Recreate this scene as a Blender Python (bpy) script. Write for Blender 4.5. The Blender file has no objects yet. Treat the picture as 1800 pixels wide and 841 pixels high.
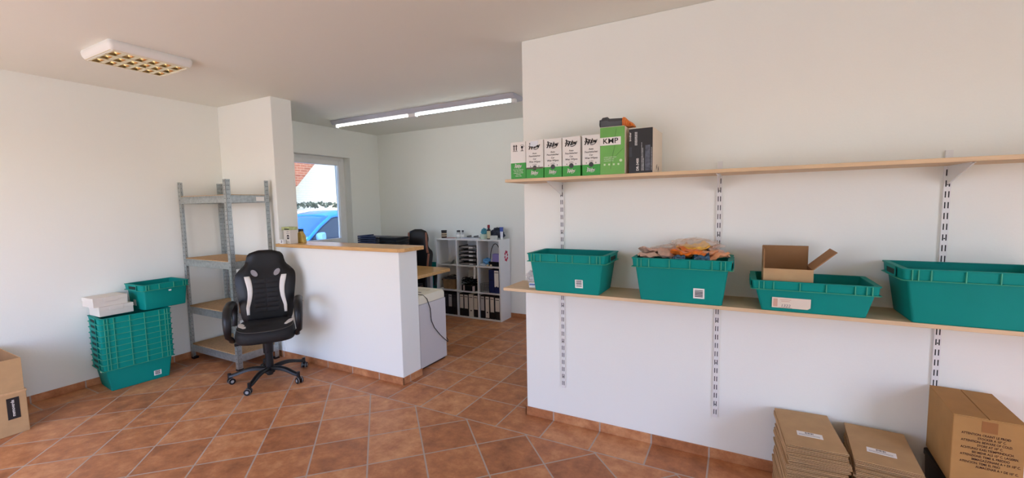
import bpy, bmesh, math, random
from mathutils import Vector, Matrix
random.seed(7)
PI = math.pi
SC = bpy.context.scene
COL = SC.collection

# ------------------------------------------------------------------ camera, sky, sun, exposure
cam_d = bpy.data.cameras.new('camera')
cam = bpy.data.objects.new('camera', cam_d); COL.objects.link(cam); SC.camera = cam
cam_d.sensor_width = 36.0; cam_d.lens = 753.44/1800*36; cam_d.clip_start = 0.05; cam_d.clip_end = 200
YAW, PITCH, ROLL, CAMZ = -.4876, .0820, .0188, 1.5368
fw = Vector((math.sin(YAW)*math.cos(PITCH), math.cos(YAW)*math.cos(PITCH), -math.sin(PITCH)))
rt = Vector((math.cos(YAW), -math.sin(YAW), 0)); dn = fw.cross(rt)
r2 = math.cos(ROLL)*rt+math.sin(ROLL)*dn; d2 = -math.sin(ROLL)*rt+math.cos(ROLL)*dn
cam.matrix_world = Matrix(((r2.x, -d2.x, -fw.x, 0), (r2.y, -d2.y, -fw.y, 0), (r2.z, -d2.z, -fw.z, CAMZ), (0, 0, 0, 1)))

SC.view_settings.view_transform = 'Standard'; SC.view_settings.look = 'None'
SC.view_settings.gamma = 1.0; SC.view_settings.use_curve_mapping = False
SC.view_settings.exposure = 0.6
SUN_DIR = Vector((0.42, -0.62, 0.76)).normalized()      # towards the sun
SUN_POWER = 6.6
SKY_POWER = 0.55
w = bpy.data.worlds.new('sky'); SC.world = w; w.use_nodes = True
wn = w.node_tree.nodes; wl = w.node_tree.links
sky = wn.new('ShaderNodeTexSky'); sky.sky_type = 'NISHITA'; sky.sun_disc = False
sky.sun_elevation = math.asin(SUN_DIR.z); sky.sun_rotation = math.atan2(SUN_DIR.x, SUN_DIR.y)
sky.air_density = 1.0; sky.dust_density = 1.2; sky.ozone_density = 1.0
tint = wn.new('ShaderNodeMix'); tint.data_type = 'RGBA'; tint.blend_type = 'MULTIPLY'; tint.inputs[0].default_value = 1.0
tint.inputs[7].default_value = (0.82, 0.89, 1.18, 1)
wl.new(sky.outputs[0], tint.inputs[6]); wl.new(tint.outputs[2], wn['Background'].inputs[0]); wn['Background'].inputs[1].default_value = SKY_POWER
sd = bpy.data.lights.new('sun', 'SUN'); so = bpy.data.objects.new('sun', sd); COL.objects.link(so)
sd.energy = SUN_POWER; sd.angle = math.radians(0.6); sd.color = (1.0, 0.92, 0.72)
so.rotation_euler = SUN_DIR.to_track_quat('Z', 'Y').to_euler(); so.location = (3, -6, 8)
SC.cycles.max_bounces = 10; SC.cycles.diffuse_bounces = 6; SC.cycles.use_denoising = True
SC.cycles.sample_clamp_indirect = 8.0


def portal(name, c, size, sizey, normal):
    l = bpy.data.lights.new(name, 'AREA'); l.shape = 'RECTANGLE'; l.size = size; l.size_y = sizey
    l.cycles.is_portal = True
    o = bpy.data.objects.new(name, l); COL.objects.link(o); o.location = c
    o.rotation_euler = Vector(normal).to_track_quat('-Z', 'Z').to_euler()
    return o


portal('shopfront_portal', (-3.1, -1.62, 1.22), 3.2, 2.2, (0, 1, 0))
portal('added_side_window_portal', (2.65, -.3, 1.22), 2.4, 2.2, (-1, 0, 0))  # sky portal for the added side window
portal('added_office_window_portal', (.75, 4.0, 1.58), 1.6, 1.35, (-1, 0, 0))  # sky portal for the added, unseen office window
portal('window_portal', (-5.35, 3.82, 1.61), 1.36, 1.28, (1, 0, 0))

# ------------------------------------------------------------------ room numbers
XL, YR, YB, HC = -5.03, 2.713, 5.045, 2.64      # left wall, shelf wall plane, back wall, ceiling
XC = -1.338                                     # free end of the shelf wall
XP, YP = -4.10, 2.934                           # pillar
CX, CYB, CZ = -2.52, 2.945, 1.15                # low wall end, back, top
YF, XR = -1.6, 2.6                              # shopfront wall, far right wall
SH1, SH2 = 1.692, 0.992                         # shelf board tops
SHF = 2.412                                     # shelf board front edge


# ------------------------------------------------------------------ materials
def lin(c):
    def f(v):
        v /= 255.0
        return v/12.92 if v <= .04045 else ((v+.055)/1.055)**2.4
    return (f(c[0]), f(c[1]), f(c[2]), 1.0)


MC = {}


def mat(name, rgb, rough=.5, metal=0.0, var=0.0, vscale=8.0, bump=0.0, bscale=60.0, spec=.5, stretch=None, emit=None, estr=0, alpha=1.0):
    if name in MC: return MC[name]
    m = bpy.data.materials.new(name); m.use_nodes = True; MC[name] = m
    nt = m.node_tree; n = nt.nodes; b = n['Principled BSDF']
    b.inputs['Base Color'].default_value = lin(rgb); b.inputs['Roughness'].default_value = rough
    b.inputs['Metallic'].default_value = metal; b.inputs['Specular IOR Level'].default_value = spec
    b.inputs['Alpha'].default_value = alpha
    tc = n.new('ShaderNodeTexCoord')
    src = tc.outputs['Object']
    if stretch:
        mp = n.new('ShaderNodeMapping'); mp.inputs['Scale'].default_value = stretch
        nt.links.new(src, mp.inputs[0]); src = mp.outputs[0]
    if var > 0:
        no = n.new('ShaderNodeTexNoise'); no.inputs['Scale'].default_value = vscale; no.inputs['Detail'].default_value = 5
        nt.links.new(src, no.inputs['Vector'])
        cr = n.new('ShaderNodeValToRGB'); c = lin(rgb)
        cr.color_ramp.elements[0].position = .3; cr.color_ramp.elements[1].position = .7
        cr.color_ramp.elements[0].color = tuple(max(0, x*(1-var)) for x in c[:3])+(1,)
        cr.color_ramp.elements[1].color = tuple(min(1, x*(1+var)) for x in c[:3])+(1,)
        nt.links.new(no.outputs[0], cr.inputs[0]); nt.links.new(cr.outputs[0], b.inputs['Base Color'])
    if bump > 0:
        n2 = n.new('ShaderNodeTexNoise'); n2.inputs['Scale'].default_value = bscale; n2.inputs['Detail'].default_value = 3
        nt.links.new(src, n2.inputs['Vector'])
        bp = n.new('ShaderNodeBump'); bp.inputs['Strength'].default_value = bump; bp.inputs['Distance'].default_value = .004
        nt.links.new(n2.outputs[0], bp.inputs['Height']); nt.links.new(bp.outputs[0], b.inputs['Normal'])
    if emit:
        b.inputs['Emission Color'].default_value = lin(emit); b.inputs['Emission Strength'].default_value = estr
    return m


class X:
    """tiny expression wrapper around math nodes"""
    nt = None

    def __init__(s, o): s.o = o

    @staticmethod
    def op(k, *a):
        n = X.nt.nodes.new('ShaderNodeMath'); n.operation = k
        for i, v in enumerate(a):
            if isinstance(v, X): X.nt.links.new(v.o, n.inputs[i])
            else: n.inputs[i].default_value = v
        return X(n.outputs[0])

    def __add__(s, b): return X.op('ADD', s, b)
    def __sub__(s, b): return X.op('SUBTRACT', s, b)
    def __mul__(s, b): return X.op('MULTIPLY', s, b)


def smooth(v, a, b):
    n = X.nt.nodes.new('ShaderNodeMapRange'); n.interpolation_type = 'SMOOTHSTEP'
    X.nt.links.new(v.o, n.inputs[0]); n.inputs[1].default_value = a; n.inputs[2].default_value = b
    return X(n.outputs[0])


def tile_material(name, kind):
    m = bpy.data.materials.new(name); m.use_nodes = True; nt = m.node_tree; X.nt = nt; n = nt.nodes
    b = n['Principled BSDF']
    tc = n.new('ShaderNodeTexCoord'); sp = n.new('ShaderNodeSeparateXYZ'); nt.links.new(tc.outputs['Object'], sp.inputs[0])
    x, y = X(sp.outputs[0]), X(sp.outputs[1]); G = 1/.33333
    if kind == 'floor':
        c = math.sqrt(.5)
        right = X.op('GREATER_THAN', y, 2.458); left = X.op('LESS_THAN', x, -4.770)
        straight = X.op('MAXIMUM', right, left)
        ux = (x+1.128)*G; ul = (x+4.770)*G; us = ux*right+ul*(X.op('SUBTRACT', 1.0, right)); vs = (y-2.458)*G
        dx, dy = x+4.757, y-1.7404
        a = (dx*c+dy*c)*G; bb = (dx*c-dy*c)*G
        ns = X.op('SUBTRACT', 1.0, straight)
        u = us*straight+a*ns; v = vs*straight+bb*ns
        # the cut edge of the diagonal field
        e1 = X.op('ABSOLUTE', y-2.458); e2 = X.op('ABSOLUTE', x+4.770)
        e2 = e2+right
        e1 = e1+X.op('MULTIPLY', X.op('LESS_THAN', x, -4.770), 0.0)
    elif kind == 'x':
        u = (x+1.128)*G; v = X.op('MULTIPLY', x, 0.0)+.5; straight = v; e1 = e2 = v
    else:
        u = (y-2.458)*G; v = X.op('MULTIPLY', x, 0.0)+.5; e1 = e2 = v
    fu, fv = X.op('FRACT', u), X.op('FRACT', v)
    du = X.op('MINIMUM', fu, X.op('SUBTRACT', 1.0, fu)); dv = X.op('MINIMUM', fv, X.op('SUBTRACT', 1.0, fv))
    d = X.op('MULTIPLY', X.op('MINIMUM', du, dv), .33333)
    d = X.op('MINIMUM', d, X.op('MINIMUM', e1, e2))
    mask = smooth(d, .0034, .006)
    cmb = n.new('ShaderNodeCombineXYZ'); nt.links.new(X.op('FLOOR', u).o, cmb.inputs[0]); nt.links.new(X.op('FLOOR', v).o, cmb.inputs[1])
    wn_ = n.new('ShaderNodeTexWhiteNoise'); wn_.noise_dimensions = '2D'; nt.links.new(cmb.outputs[0], wn_.inputs[0])
    n1 = n.new('ShaderNodeTexNoise'); n1.inputs['Scale'].default_value = 9; n1.inputs['Detail'].default_value = 9; n1.inputs['Roughness'].default_value = .68
    nt.links.new(tc.outputs['Object'], n1.inputs['Vector'])
    mixv = X(n1.outputs[0])*.82+X(wn_.outputs[0])*.18
    cr = n.new('ShaderNodeValToRGB'); e = cr.color_ramp.elements
    e[0].position = .26; e[0].color = lin((134, 82, 52)); e[1].position = .76; e[1].color = lin((220, 164, 116))
    k = e.new(.5); k.color = lin((182, 120, 78))
    nt.links.new(mixv.o, cr.inputs[0])
    mx = n.new('ShaderNodeMix'); mx.data_type = 'RGBA'
    nt.links.new(mask.o, mx.inputs[0]); mx.inputs[6].default_value = lin((178, 162, 148)); nt.links.new(cr.outputs[0], mx.inputs[7])
    nt.links.new(mx.outputs[2], b.inputs['Base Color'])
    b.inputs['Specular IOR Level'].default_value = .3
    rr = X.op('MULTIPLY', X(n1.outputs[0]), .3)+.3
    rr = X.op('ADD', rr, X.op('MULTIPLY', X.op('SUBTRACT', 1.0, mask), .35)); nt.links.new(rr.o, b.inputs['Roughness'])
    n3 = n.new('ShaderNodeTexNoise'); n3.inputs['Scale'].default_value = 45; nt.links.new(tc.outputs['Object'], n3.inputs['Vector'])
    bp = n.new('ShaderNodeBump'); bp.inputs['Strength'].default_value = .25; bp.inputs['Distance'].default_value = .004
    nt.links.new((mask+X(n3.outputs[0])*.25).o, bp.inputs['Height']); nt.links.new(bp.outputs[0], b.inputs['Normal'])
    return m


def brick_material(name, c1, c2, mortar, axis='yz', scale=1.0):
    m = bpy.data.materials.new(name); m.use_nodes = True; nt = m.node_tree; n = nt.nodes
    tc = n.new('ShaderNodeTexCoord'); sp = n.new('ShaderNodeSeparateXYZ'); cb = n.new('ShaderNodeCombineXYZ')
    nt.links.new(tc.outputs['Object'], sp.inputs[0]); nt.links.new(sp.outputs[1], cb.inputs[0]); nt.links.new(sp.outputs[2], cb.inputs[1])
    br = n.new('ShaderNodeTexBrick'); br.inputs['Color1'].default_value = lin(c1); br.inputs['Color2'].default_value = lin(c2)
    br.inputs['Mortar'].default_value = lin(mortar); br.inputs['Scale'].default_value = scale
    br.inputs['Brick Width'].default_value = .26; br.inputs['Row Height'].default_value = .085; br.inputs['Mortar Size'].default_value = .008
    nt.links.new(cb.outputs[0], br.inputs['Vector']); nt.links.new(br.outputs[0], n['Principled BSDF'].inputs['Base Color'])
    n['Principled BSDF'].inputs['Roughness'].default_value = .9
    return m


def glass_material(name, tint=(240, 246, 248), refl=.06):
    m = bpy.data.materials.new(name); m.use_nodes = True; nt = m.node_tree; n = nt.nodes
    n.remove(n['Principled BSDF'])
    tr = n.new('ShaderNodeBsdfTransparent'); tr.inputs[0].default_value = lin(tint)
    gl = n.new('ShaderNodeBsdfGlossy'); gl.inputs['Roughness'].default_value = .02
    fr = n.new('ShaderNodeFresnel'); fr.inputs[0].default_value = 1.45
    mx = n.new('ShaderNodeMixShader')
    nt.links.new(fr.outputs[0], mx.inputs[0]); nt.links.new(tr.outputs[0], mx.inputs[1]); nt.links.new(gl.outputs[0], mx.inputs[2])
    nt.links.new(mx.outputs[0], n['Material Output'].inputs[0])
    return m


def film_material(name, rgb, opacity):
    m = bpy.data.materials.new(name); m.use_nodes = True; nt = m.node_tree; n = nt.nodes; b = n['Principled BSDF']
    b.inputs['Base Color'].default_value = lin(rgb); b.inputs['Roughness'].default_value = .15; b.inputs['Alpha'].default_value = opacity
    return m


WALL = mat('wall_paint', (240, 242, 235), .92, bump=.10, bscale=90, spec=.2)
CEIL = mat('ceiling_paint', (232, 234, 226), .95, bump=.08, bscale=70, spec=.2)
TILE = tile_material('terracotta_floor_tile', 'floor'); TILEX = tile_material('terracotta_skirting_along_wall', 'x'); TILEY = tile_material('terracotta_skirting_side', 'y')
BEECH = mat('beech_worktop', (214, 166, 104), .24, var=.14, vscale=5, stretch=(1.5, 14, 14))
SHELFW = mat('pale_shelf_board', (216, 186, 146), .5, var=.08, vscale=4, stretch=(1.2, 16, 16))
CHIP = mat('chipboard', (186, 150, 106), .8, var=.16, vscale=60)
GALV = mat('galvanised_steel', (176, 182, 180), .42, .75, var=.16, vscale=35)
DARKHOLE = mat('dark_slot', (38, 38, 40), .9)
WHITEM = mat('white_powder_coat', (232, 232, 230), .45)
WHITEP = mat('white_plastic', (236, 236, 232), .4)
GREEN = mat('green_crate_plastic', (0, 136, 126), .6, var=.05, vscale=5, spec=.2)
GREENL = mat('worn_green_lip', (72, 166, 136), .55, spec=.3)
GREEND = mat('green_crate_rim', (0, 141, 130), .6, spec=.2)
CARD = mat('brown_cardboard', (186, 152, 108), .85, var=.06, vscale=14)
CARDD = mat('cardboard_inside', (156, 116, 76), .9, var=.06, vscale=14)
CARDE = mat('cardboard_cut_edge', (196, 160, 116), .9, var=.1, vscale=40)
KRAFT = mat('dark_kraft_cardboard', (174, 131, 76), .85, var=.07, vscale=10)
TAPE = mat('brown_tape', (150, 100, 54), .35)
PAPER = mat('white_paper', (238, 236, 230), .8)
CREAMP = mat('cream_card', (226, 214, 196), .85)
INK = mat('black_ink', (28, 26, 28), .7)
GREYINK = mat('grey_ink', (110, 108, 106), .7)
BLACKL = mat('black_leatherette', (13, 12, 13), .38, bump=.2, bscale=220, spec=.35)
BLACKM = mat('black_mesh_fabric', (16, 15, 16), .7, bump=.5, bscale=400)
WHITEL = mat('white_leatherette', (228, 222, 212), .5)
BROWNL = mat('brown_leatherette', (150, 96, 70), .5)
GREYMESH = mat('grey_mesh', (150, 146, 148), .8, bump=.5, bscale=300)
BLACKP = mat('black_plastic', (16, 16, 18), .4, spec=.4)
GREYP = mat('grey_plastic', (150, 152, 154), .5)
BOXW = mat('white_printed_carton', (232, 230, 224), .55)
BOXG = mat('green_print', (58, 160, 62), .55)
BOXG2 = mat('light_green_print', (112, 180, 84), .5, var=.12, vscale=6)
NAVY = mat('navy_plastic', (24, 34, 74), .45)
SHREDG = mat('grey_cabinet', (206, 202, 200), .5)
SHREDC = mat('cream_plastic', (228, 220, 196), .45)
SILVER = mat('louvre_aluminium', (248, 236, 204), .22, 1.0)
CHROME = mat('chrome', (200, 200, 200), .15, 1.0)


# ------------------------------------------------------------------ mesh builder
class MB:
    def __init__(s): s.bm = bmesh.new()

    def quad(s, *p, mi=0):
        f = s.bm.faces.new([s.bm.verts.new(Vector(q)) for q in p]); f.material_index = mi; return f

    def hexa(s, b, t, mi=0):
        B = [s.bm.verts.new(Vector(q)) for q in b]; T_ = [s.bm.verts.new(Vector(q)) for q in t]; n = len(B)
        fs = [s.bm.faces.new(list(reversed(B))), s.bm.faces.new(T_)]
        for i in range(n): fs.append(s.bm.faces.new([B[i], B[(i+1) % n], T_[(i+1) % n], T_[i]]))
        for f in fs: f.material_index = mi
        return s

    def box(s, x0, x1, y0, y1, z0, z1, mi=0):
        return s.hexa([(x0, y0, z0), (x1, y0, z0), (x1, y1, z0), (x0, y1, z0)], [(x0, y0, z1), (x1, y0, z1), (x1, y1, z1), (x0, y1, z1)], mi)

    def obox(s, c, ax, ay, az, mi=0):
        c, ax, ay, az = map(Vector, (c, ax, ay, az))
        q = [(-1, -1), (1, -1), (1, 1), (-1, 1)]
        return s.hexa([c+ax*i+ay*j-az for i, j in q], [c+ax*i+ay*j+az for i, j in q], mi)

    def prism(s, poly, fn, w0, w1, mi=0):
        return s.hexa([fn(u, v, w0) for u, v in poly], [fn(u, v, w1) for u, v in poly], mi)

    def loft(s, rings, cap=True, closed=True, mi=0):
        R = [[s.bm.verts.new(Vector(p)) for p in r] for r in rings]; n = len(R[0])
        for a, b in zip(R, R[1:]):
            for i in range(n if closed else n-1):
                f = s.bm.faces.new([a[i], a[(i+1) % n], b[(i+1) % n], b[i]]); f.material_index = mi
        if cap:
            for r, rev in ((R[0], True), (R[-1], False)):
                f = s.bm.faces.new(list(reversed(r)) if rev else r); f.material_index = mi
        return s

    def cyl(s, p0, p1, r0, r1=None, seg=16, mi=0):
        p0, p1 = Vector(p0), Vector(p1); r1 = r0 if r1 is None else r1
        d = (p1-p0).normalized(); a = d.orthogonal().normalized(); b = d.cross(a)
        ring = lambda p, r: [p+(a*math.cos(2*PI*i/seg)+b*math.sin(2*PI*i/seg))*r for i in range(seg)]
        return s.loft([ring(p0, r0), ring(p1, r1)], mi=mi)

    def tube(s, path, r, seg=8, mi=0, ry=None, up=None, loop=False):
        P = [Vector(p) for p in path]; n = len(P); rings = []
        last = None
        for i, p in enumerate(P):
            t = ((P[(i+1) % n]-P[i-1]) if loop else (P[min(i+1, n-1)]-P[max(i-1, 0)])).normalized()
            if up is not None: a = Vector(up)-t*Vector(up).dot(t); a.normalize()
            else:
                a = (last-t*last.dot(t)) if last is not None else t.orthogonal()
                a.normalize(); last = a
            b = t.cross(a)
            ra = r[i] if isinstance(r, (list, tuple)) else r
            rb = ra if ry is None else (ry[i] if isinstance(ry, (list, tuple)) else ry)
            rings.append([p+a*math.cos(2*PI*k/seg)*ra+b*math.sin(2*PI*k/seg)*rb for k in range(seg)])
        if loop: rings.append(rings[0]); return s.loft(rings, cap=False, mi=mi)
        return s.loft(rings, mi=mi)

    def lathe(s, prof, c=(0, 0, 0), seg=20, mi=0):
        c = Vector(c)
        return s.loft([[c+Vector((r*math.cos(2*PI*i/seg), r*math.sin(2*PI*i/seg), z)) for i in range(seg)] for r, z in prof], mi=mi)

    def grid(s, fn, nu, nv, mi=0):
        V = [[s.bm.verts.new(Vector(fn(i/nu, j/nv))) for j in range(nv+1)] for i in range(nu+1)]
        for i in range(nu):
            for j in range(nv):
                f = s.bm.faces.new([V[i][j], V[i+1][j], V[i+1][j+1], V[i][j+1]]); f.material_index = mi
        return s

    def done(s, name, mats, parent=None, bevel=0.0, sm=False, sub=0, seg=2, solid=0.0, ang=35):
        if not isinstance(mats, (list, tuple)): mats = [mats]
        bmesh.ops.remove_doubles(s.bm, verts=s.bm.verts, dist=1e-6)
        bmesh.ops.recalc_face_normals(s.bm, faces=s.bm.faces)
        me = bpy.data.meshes.new(name); s.bm.to_mesh(me); s.bm.free()
        for m in mats: me.materials.append(m)
        o = bpy.data.objects.new(name, me); COL.objects.link(o)
        if sm:
            for p in me.polygons: p.use_smooth = True
            if sub == 0: me.set_sharp_from_angle(angle=math.radians(ang))
        if solid:
            k = o.modifiers.new('thickness', 'SOLIDIFY'); k.thickness = solid; k.offset = 0
        if bevel:
            k = o.modifiers.new('bevel', 'BEVEL'); k.width = bevel; k.segments = seg; k.limit_method = 'ANGLE'; k.angle_limit = math.radians(40)
            k.harden_normals = False
        if sub:
            k = o.modifiers.new('subdivision', 'SUBSURF'); k.levels = sub; k.render_levels = sub
        if parent: o.parent = parent
        return o


def tag(o, label, cat, group=None, kind=None):
    if label: o['label'] = label
    if cat: o['category'] = cat
    if group: o['group'] = group
    if kind: o['kind'] = kind
    return o


def thing(name, label, cat, loc=(0, 0, 0), rz=0.0, group=None):
    o = bpy.data.objects.new(name, None); COL.objects.link(o)
    o.location = loc; o.rotation_euler = (0, 0, rz); o.empty_display_size = .1
    return tag(o, label, cat, group)


def struct(o): o['kind'] = 'structure'; return o


def dup(root, loc, rz, label, group=None):
    r = root.copy(); COL.objects.link(r); r.location = loc; r.rotation_euler = (0, 0, rz); r['label'] = label
    if group: r['group'] = group
    for ch in list(root.children):
        c = ch.copy(); COL.objects.link(c); c.parent = r
        for g in list(ch.children):
            d = g.copy(); COL.objects.link(d); d.parent = c
    return r


TXT = {}


def text(body, size, m, parent, o, ux, uy, name='lettering', align='LEFT', bold=0.0, shear=0.0, squash=1.0):
    """flat lettering lying in the plane (ux, uy) with its origin at o, in the parent's local space"""
    key = (body, align, bold, shear)
    if key not in TXT:
        cu = bpy.data.curves.new('lettering', 'FONT'); cu.body = body; cu.size = 1.0; cu.align_x = align; cu.align_y = 'CENTER'
        cu.offset = bold; cu.shear = shear; cu.resolution_u = 3
        to = bpy.data.objects.new('lettering', cu); COL.objects.link(to)
        dg = bpy.context.evaluated_depsgraph_get(); dg.update()
        me = bpy.data.meshes.new_from_object(to.evaluated_get(dg)); TXT[key] = me
        COL.objects.unlink(to); bpy.data.objects.remove(to)
    me = TXT[key].copy(); me.name = name
    ux, uy = Vector(ux).normalized(), Vector(uy).normalized(); n = ux.cross(uy)
    Mx = Matrix(((ux.x*size*squash, uy.x*size, n.x, o[0]), (ux.y*size*squash, uy.y*size, n.y, o[1]), (ux.z*size*squash, uy.z*size, n.z, o[2]), (0, 0, 0, 1)))
    me.transform(Mx); me.materials.clear(); me.materials.append(m)
    ob = bpy.data.objects.new(name, me); COL.objects.link(ob); ob.parent = parent
    return ob


ORD = ['', 'topmost', 'second', 'third', 'fourth', 'fifth', 'sixth', 'seventh', 'eighth', 'ninth', 'tenth', 'eleventh', 'twelfth', 'thirteenth', 'fourteenth', 'fifteenth',
       'sixteenth', 'seventeenth', 'eighteenth', 'nineteenth', 'twentieth', 'twenty-first', 'twenty-second', 'twenty-third', 'twenty-fourth', 'twenty-fifth', 'twenty-sixth',
       'twenty-seventh', 'twenty-eighth', 'twenty-ninth', 'thirtieth', 'thirty-first', 'thirty-second', 'thirty-third', 'thirty-fourth']

# ================================================================== THE SETTING
b = MB(); b.box(XL-.3, XR+.2, YF-.15, YB+.3, -.12, 0); struct(b.done('floor', TILE))
b = MB(); b.box(XL-.3, XR+.2, YF-.15, YB+.3, HC, HC+.2); struct(b.done('ceiling', CEIL))
WY0, WY1, WZ0, WZ1 = 3.15, 4.487, .975, 2.245
b = MB()
b.box(XL-.3, XL, YF-.15, WY0, 0, HC); b.box(XL-.3, XL, WY1, YB+.3, 0, HC)
b.box(XL-.3, XL, WY0, WY1, 0, WZ0); b.box(XL-.3, XL, WY0, WY1, WZ1, HC)
struct(b.done('wall_left', WALL))
b = MB(); b.box(XL, .7, YB, YB+.3, 0, HC); struct(b.done('wall_back', WALL))
b = MB(); b.box(XC, XR, YR, YR+.2, 0, HC); struct(b.done('wall_right', WALL, bevel=.006))
b = MB(); b.box(.5, .7, YR+.2, 3.2, 0, HC); b.box(.5, .7, 4.8, YB, 0, HC); b.box(.5, .7, 3.2, 4.8, 0, .9); b.box(.5, .7, 3.2, 4.8, 2.25, HC); struct(b.done('wall_office', WALL))
b = MB()
for y in (3.23, 4.0, 4.77): b.box(.58, .64, y-.03, y+.03, .9, 2.25)
b.box(.58, .64, 3.2, 4.8, .9, .96); b.box(.58, .64, 3.2, 4.8, 2.19, 2.25); struct(b.done('window_added_office', WHITEP, bevel=.004))  # unseen window, added to brighten the office
b = MB(); b.box(XR, XR+.2, YF, -1.5, 0, HC); b.box(XR, XR+.2, .9, YR+.2, 0, HC); b.box(XR, XR+.2, -1.5, .9, 0, .12); b.box(XR, XR+.2, -1.5, .9, 2.32, HC)
struct(b.done('wall_side', WALL))
b = MB(); b.box(XL, XP, YR, YP, 0, HC); struct(b.done('wall_pillar', WALL, bevel=.005))
b = MB(); b.box(XP, CX, YR, CYB, 0, CZ); struct(b.done('wall_counter', WALL, bevel=.006))
# shopfront behind the viewer, and a side window added to light the left wall
b = MB()
b.box(XL, -4.7, YF-.15, YF, 0, HC); b.box(-1.5, XR+.2, YF-.15, YF, 0, HC)
b.box(-4.7, -1.5, YF-.15, YF, 2.32, HC); b.box(-4.7, -1.5, YF-.15, YF, 0, .12)
struct(b.done('wall_front', WALL))
b = MB()
for x in (-4.67, -3.1, -1.53): b.box(x-.03, x+.03, YF-.11, YF-.05, .12, 2.32)
b.box(-4.7, -1.5, YF-.11, YF-.05, .12, .18); b.box(-4.7, -1.5, YF-.11, YF-.05, 2.26, 2.32)
struct(b.done('window_2', WHITEP, bevel=.004))
b = MB()
for y in (-1.47, -.3, .87): b.box(XR+.05, XR+.11, y-.03, y+.03, .12, 2.32)
b.box(XR+.05, XR+.11, -1.5, .9, .12, .18); b.box(XR+.05, XR+.11, -1.5, .9, 2.26, 2.32)
struct(b.done('window_added_side', WHITEP, bevel=.004))  # frame of the added side window, out of view
# skirting tiles
BH, BT = .062, .009
b = MB(); b.box(XC-BT, XR, YR-BT, YR, 0, BH); struct(b.done('baseboard_right', TILEX, bevel=.002))
b = MB(); b.box(XC-BT, XC, YR-BT, YR+.2, 0, BH); struct(b.done('baseboard_end', TILEY, bevel=.002))
b = MB(); b.box(XP, CX+BT, YR-BT, YR, 0, BH); struct(b.done('baseboard_counter', TILEX, bevel=.002))
b = MB(); b.box(CX, CX+BT, YR-BT, CYB+BT, 0, BH); struct(b.done('baseboard_counter_end', TILEY, bevel=.002))
b = MB(); b.box(XL, XL+BT, YF, YR-BT, 0, BH); struct(b.done('baseboard_left', TILEY, bevel=.002))
b = MB(); b.box(XL, XP, YR-BT, YR, 0, BH); struct(b.done('baseboard_pillar', TILEX, bevel=.002))
b = MB(); b.box(XL, .5, YB-BT, YB, 0, BH); struct(b.done('baseboard_back', TILEX, bevel=.002))
# left window: frame, sash, pane, sill
WX = XL-.125
wr = MB()
for (y0, y1, z0, z1) in ((WY0, WY0+.06, WZ0, WZ1), (WY1-.06, WY1, WZ0, WZ1), (WY0+.06, WY1-.06, WZ0, WZ0+.06), (WY0+.06, WY1-.06, WZ1-.06, WZ1)):
    wr.box(WX-.07, WX, y0, y1, z0, z1)
win = struct(wr.done('window_1', WHITEP, bevel=.006))
sb = MB()
for (y0, y1, z0, z1) in ((WY0+.045, WY0+.11, WZ0+.045, WZ1-.045), (WY1-.11, WY1-.045, WZ0+.045, WZ1-.045), (WY0+.11, WY1-.11, WZ0+.045, WZ0+.11), (WY0+.11, WY1-.11, WZ1-.11, WZ1-.045)):
    sb.box(WX-.06, WX+.012, y0, y1, z0, z1)
struct(sb.done('window_sash', WHITEP, win, bevel=.008))
b = MB(); b.box(WX-.035, WX-.029, WY0+.1, WY1-.1, WZ0+.1, WZ1-.1); struct(b.done('window_pane', glass_material('window_glass'), win))
b = MB(); b.box(WX, XL+.02, WY0, WY1, WZ0-.005, WZ0+.014); struct(b.done('window_sill', WHITEP, win, bevel=.004))

# ---------------------------------------------------------------- outside
PAVE = mat('pale_paving', (220, 210, 192), .9, var=.08, vscale=3)
b = MB(); b.box(-40, 30, -40, 40, -.3, -.13); struct(b.done('ground', PAVE))
SUNBRICK = brick_material('sunlit_brick', (250, 236, 190), (255, 247, 212), (238, 226, 190))  # overexposed sunlight put into the brick colour
SHADEBRICK = brick_material('shaded_brick', (124, 66, 44), (146, 84, 58), (160, 128, 104))  # shaded copy of the same brick, shade put into its colour
t = thing('brick_building', 'pale sunlit brick building across the street seen through the left window', 'building', (-16, 11, -.13))
b = MB(); b.box(-3, 1.9, -9, 11, 0, 3.75); b.done('wall', SUNBRICK, t)
b = MB(); b.box(-3.2, 2.0, -9.3, 11.3, 3.75, 3.95); b.done('roof', mat('dark_roof', (90, 70, 62), .8), t)
t = thing('brick_shade_slab', 'red-brown slab with sloping edge, standing in for shade on the pale building', 'building', (-13.6, 9.6, -.13))
b = MB(); b.prism([(-4.5, 0), (-.25, 0), (-.25, 2.28), (-.02, 2.42), (.98, 3.5), (1.9, 4.5), (-4.5, 4.5)], lambda u, v, w_: (w_, u, v), -.2, .3); b.done('shade_slab', SHADEBRICK, t)  # slab added in place of the slanting shade on the brick wall
t = thing('garden_wall', 'low pale street wall between the car and the brick building', 'wall', (-12.6, 11, -.13))
b = MB(); b.box(-.15, .15, -8, 9, 0, 1.52, 0); b.done('wall', mat('pale_render', (226, 206, 188), .9), t)
b = MB(); b.box(-.2, .2, -8, 9, 1.52, 1.56, 0); b.done('coping', mat('coping_stone', (206, 196, 186), .9), t)
hb = MB(); rs = random.Random(3)
for i in range(900):
    c = Vector((-12.6+rs.uniform(-.18, .18), 11+rs.uniform(-6, 6), 1.43+0.09+rs.uniform(0, .13)+rs.uniform(0, .08)))
    a = Vector((rs.uniform(-1, 1), rs.uniform(-1, 1), rs.uniform(-1, 1))).normalized(); d = a.orthogonal().normalized()
    hb.quad(c-a*.05-d*.03, c+a*.05-d*.03, c+a*.05+d*.03, c-a*.05+d*.03)
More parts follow.
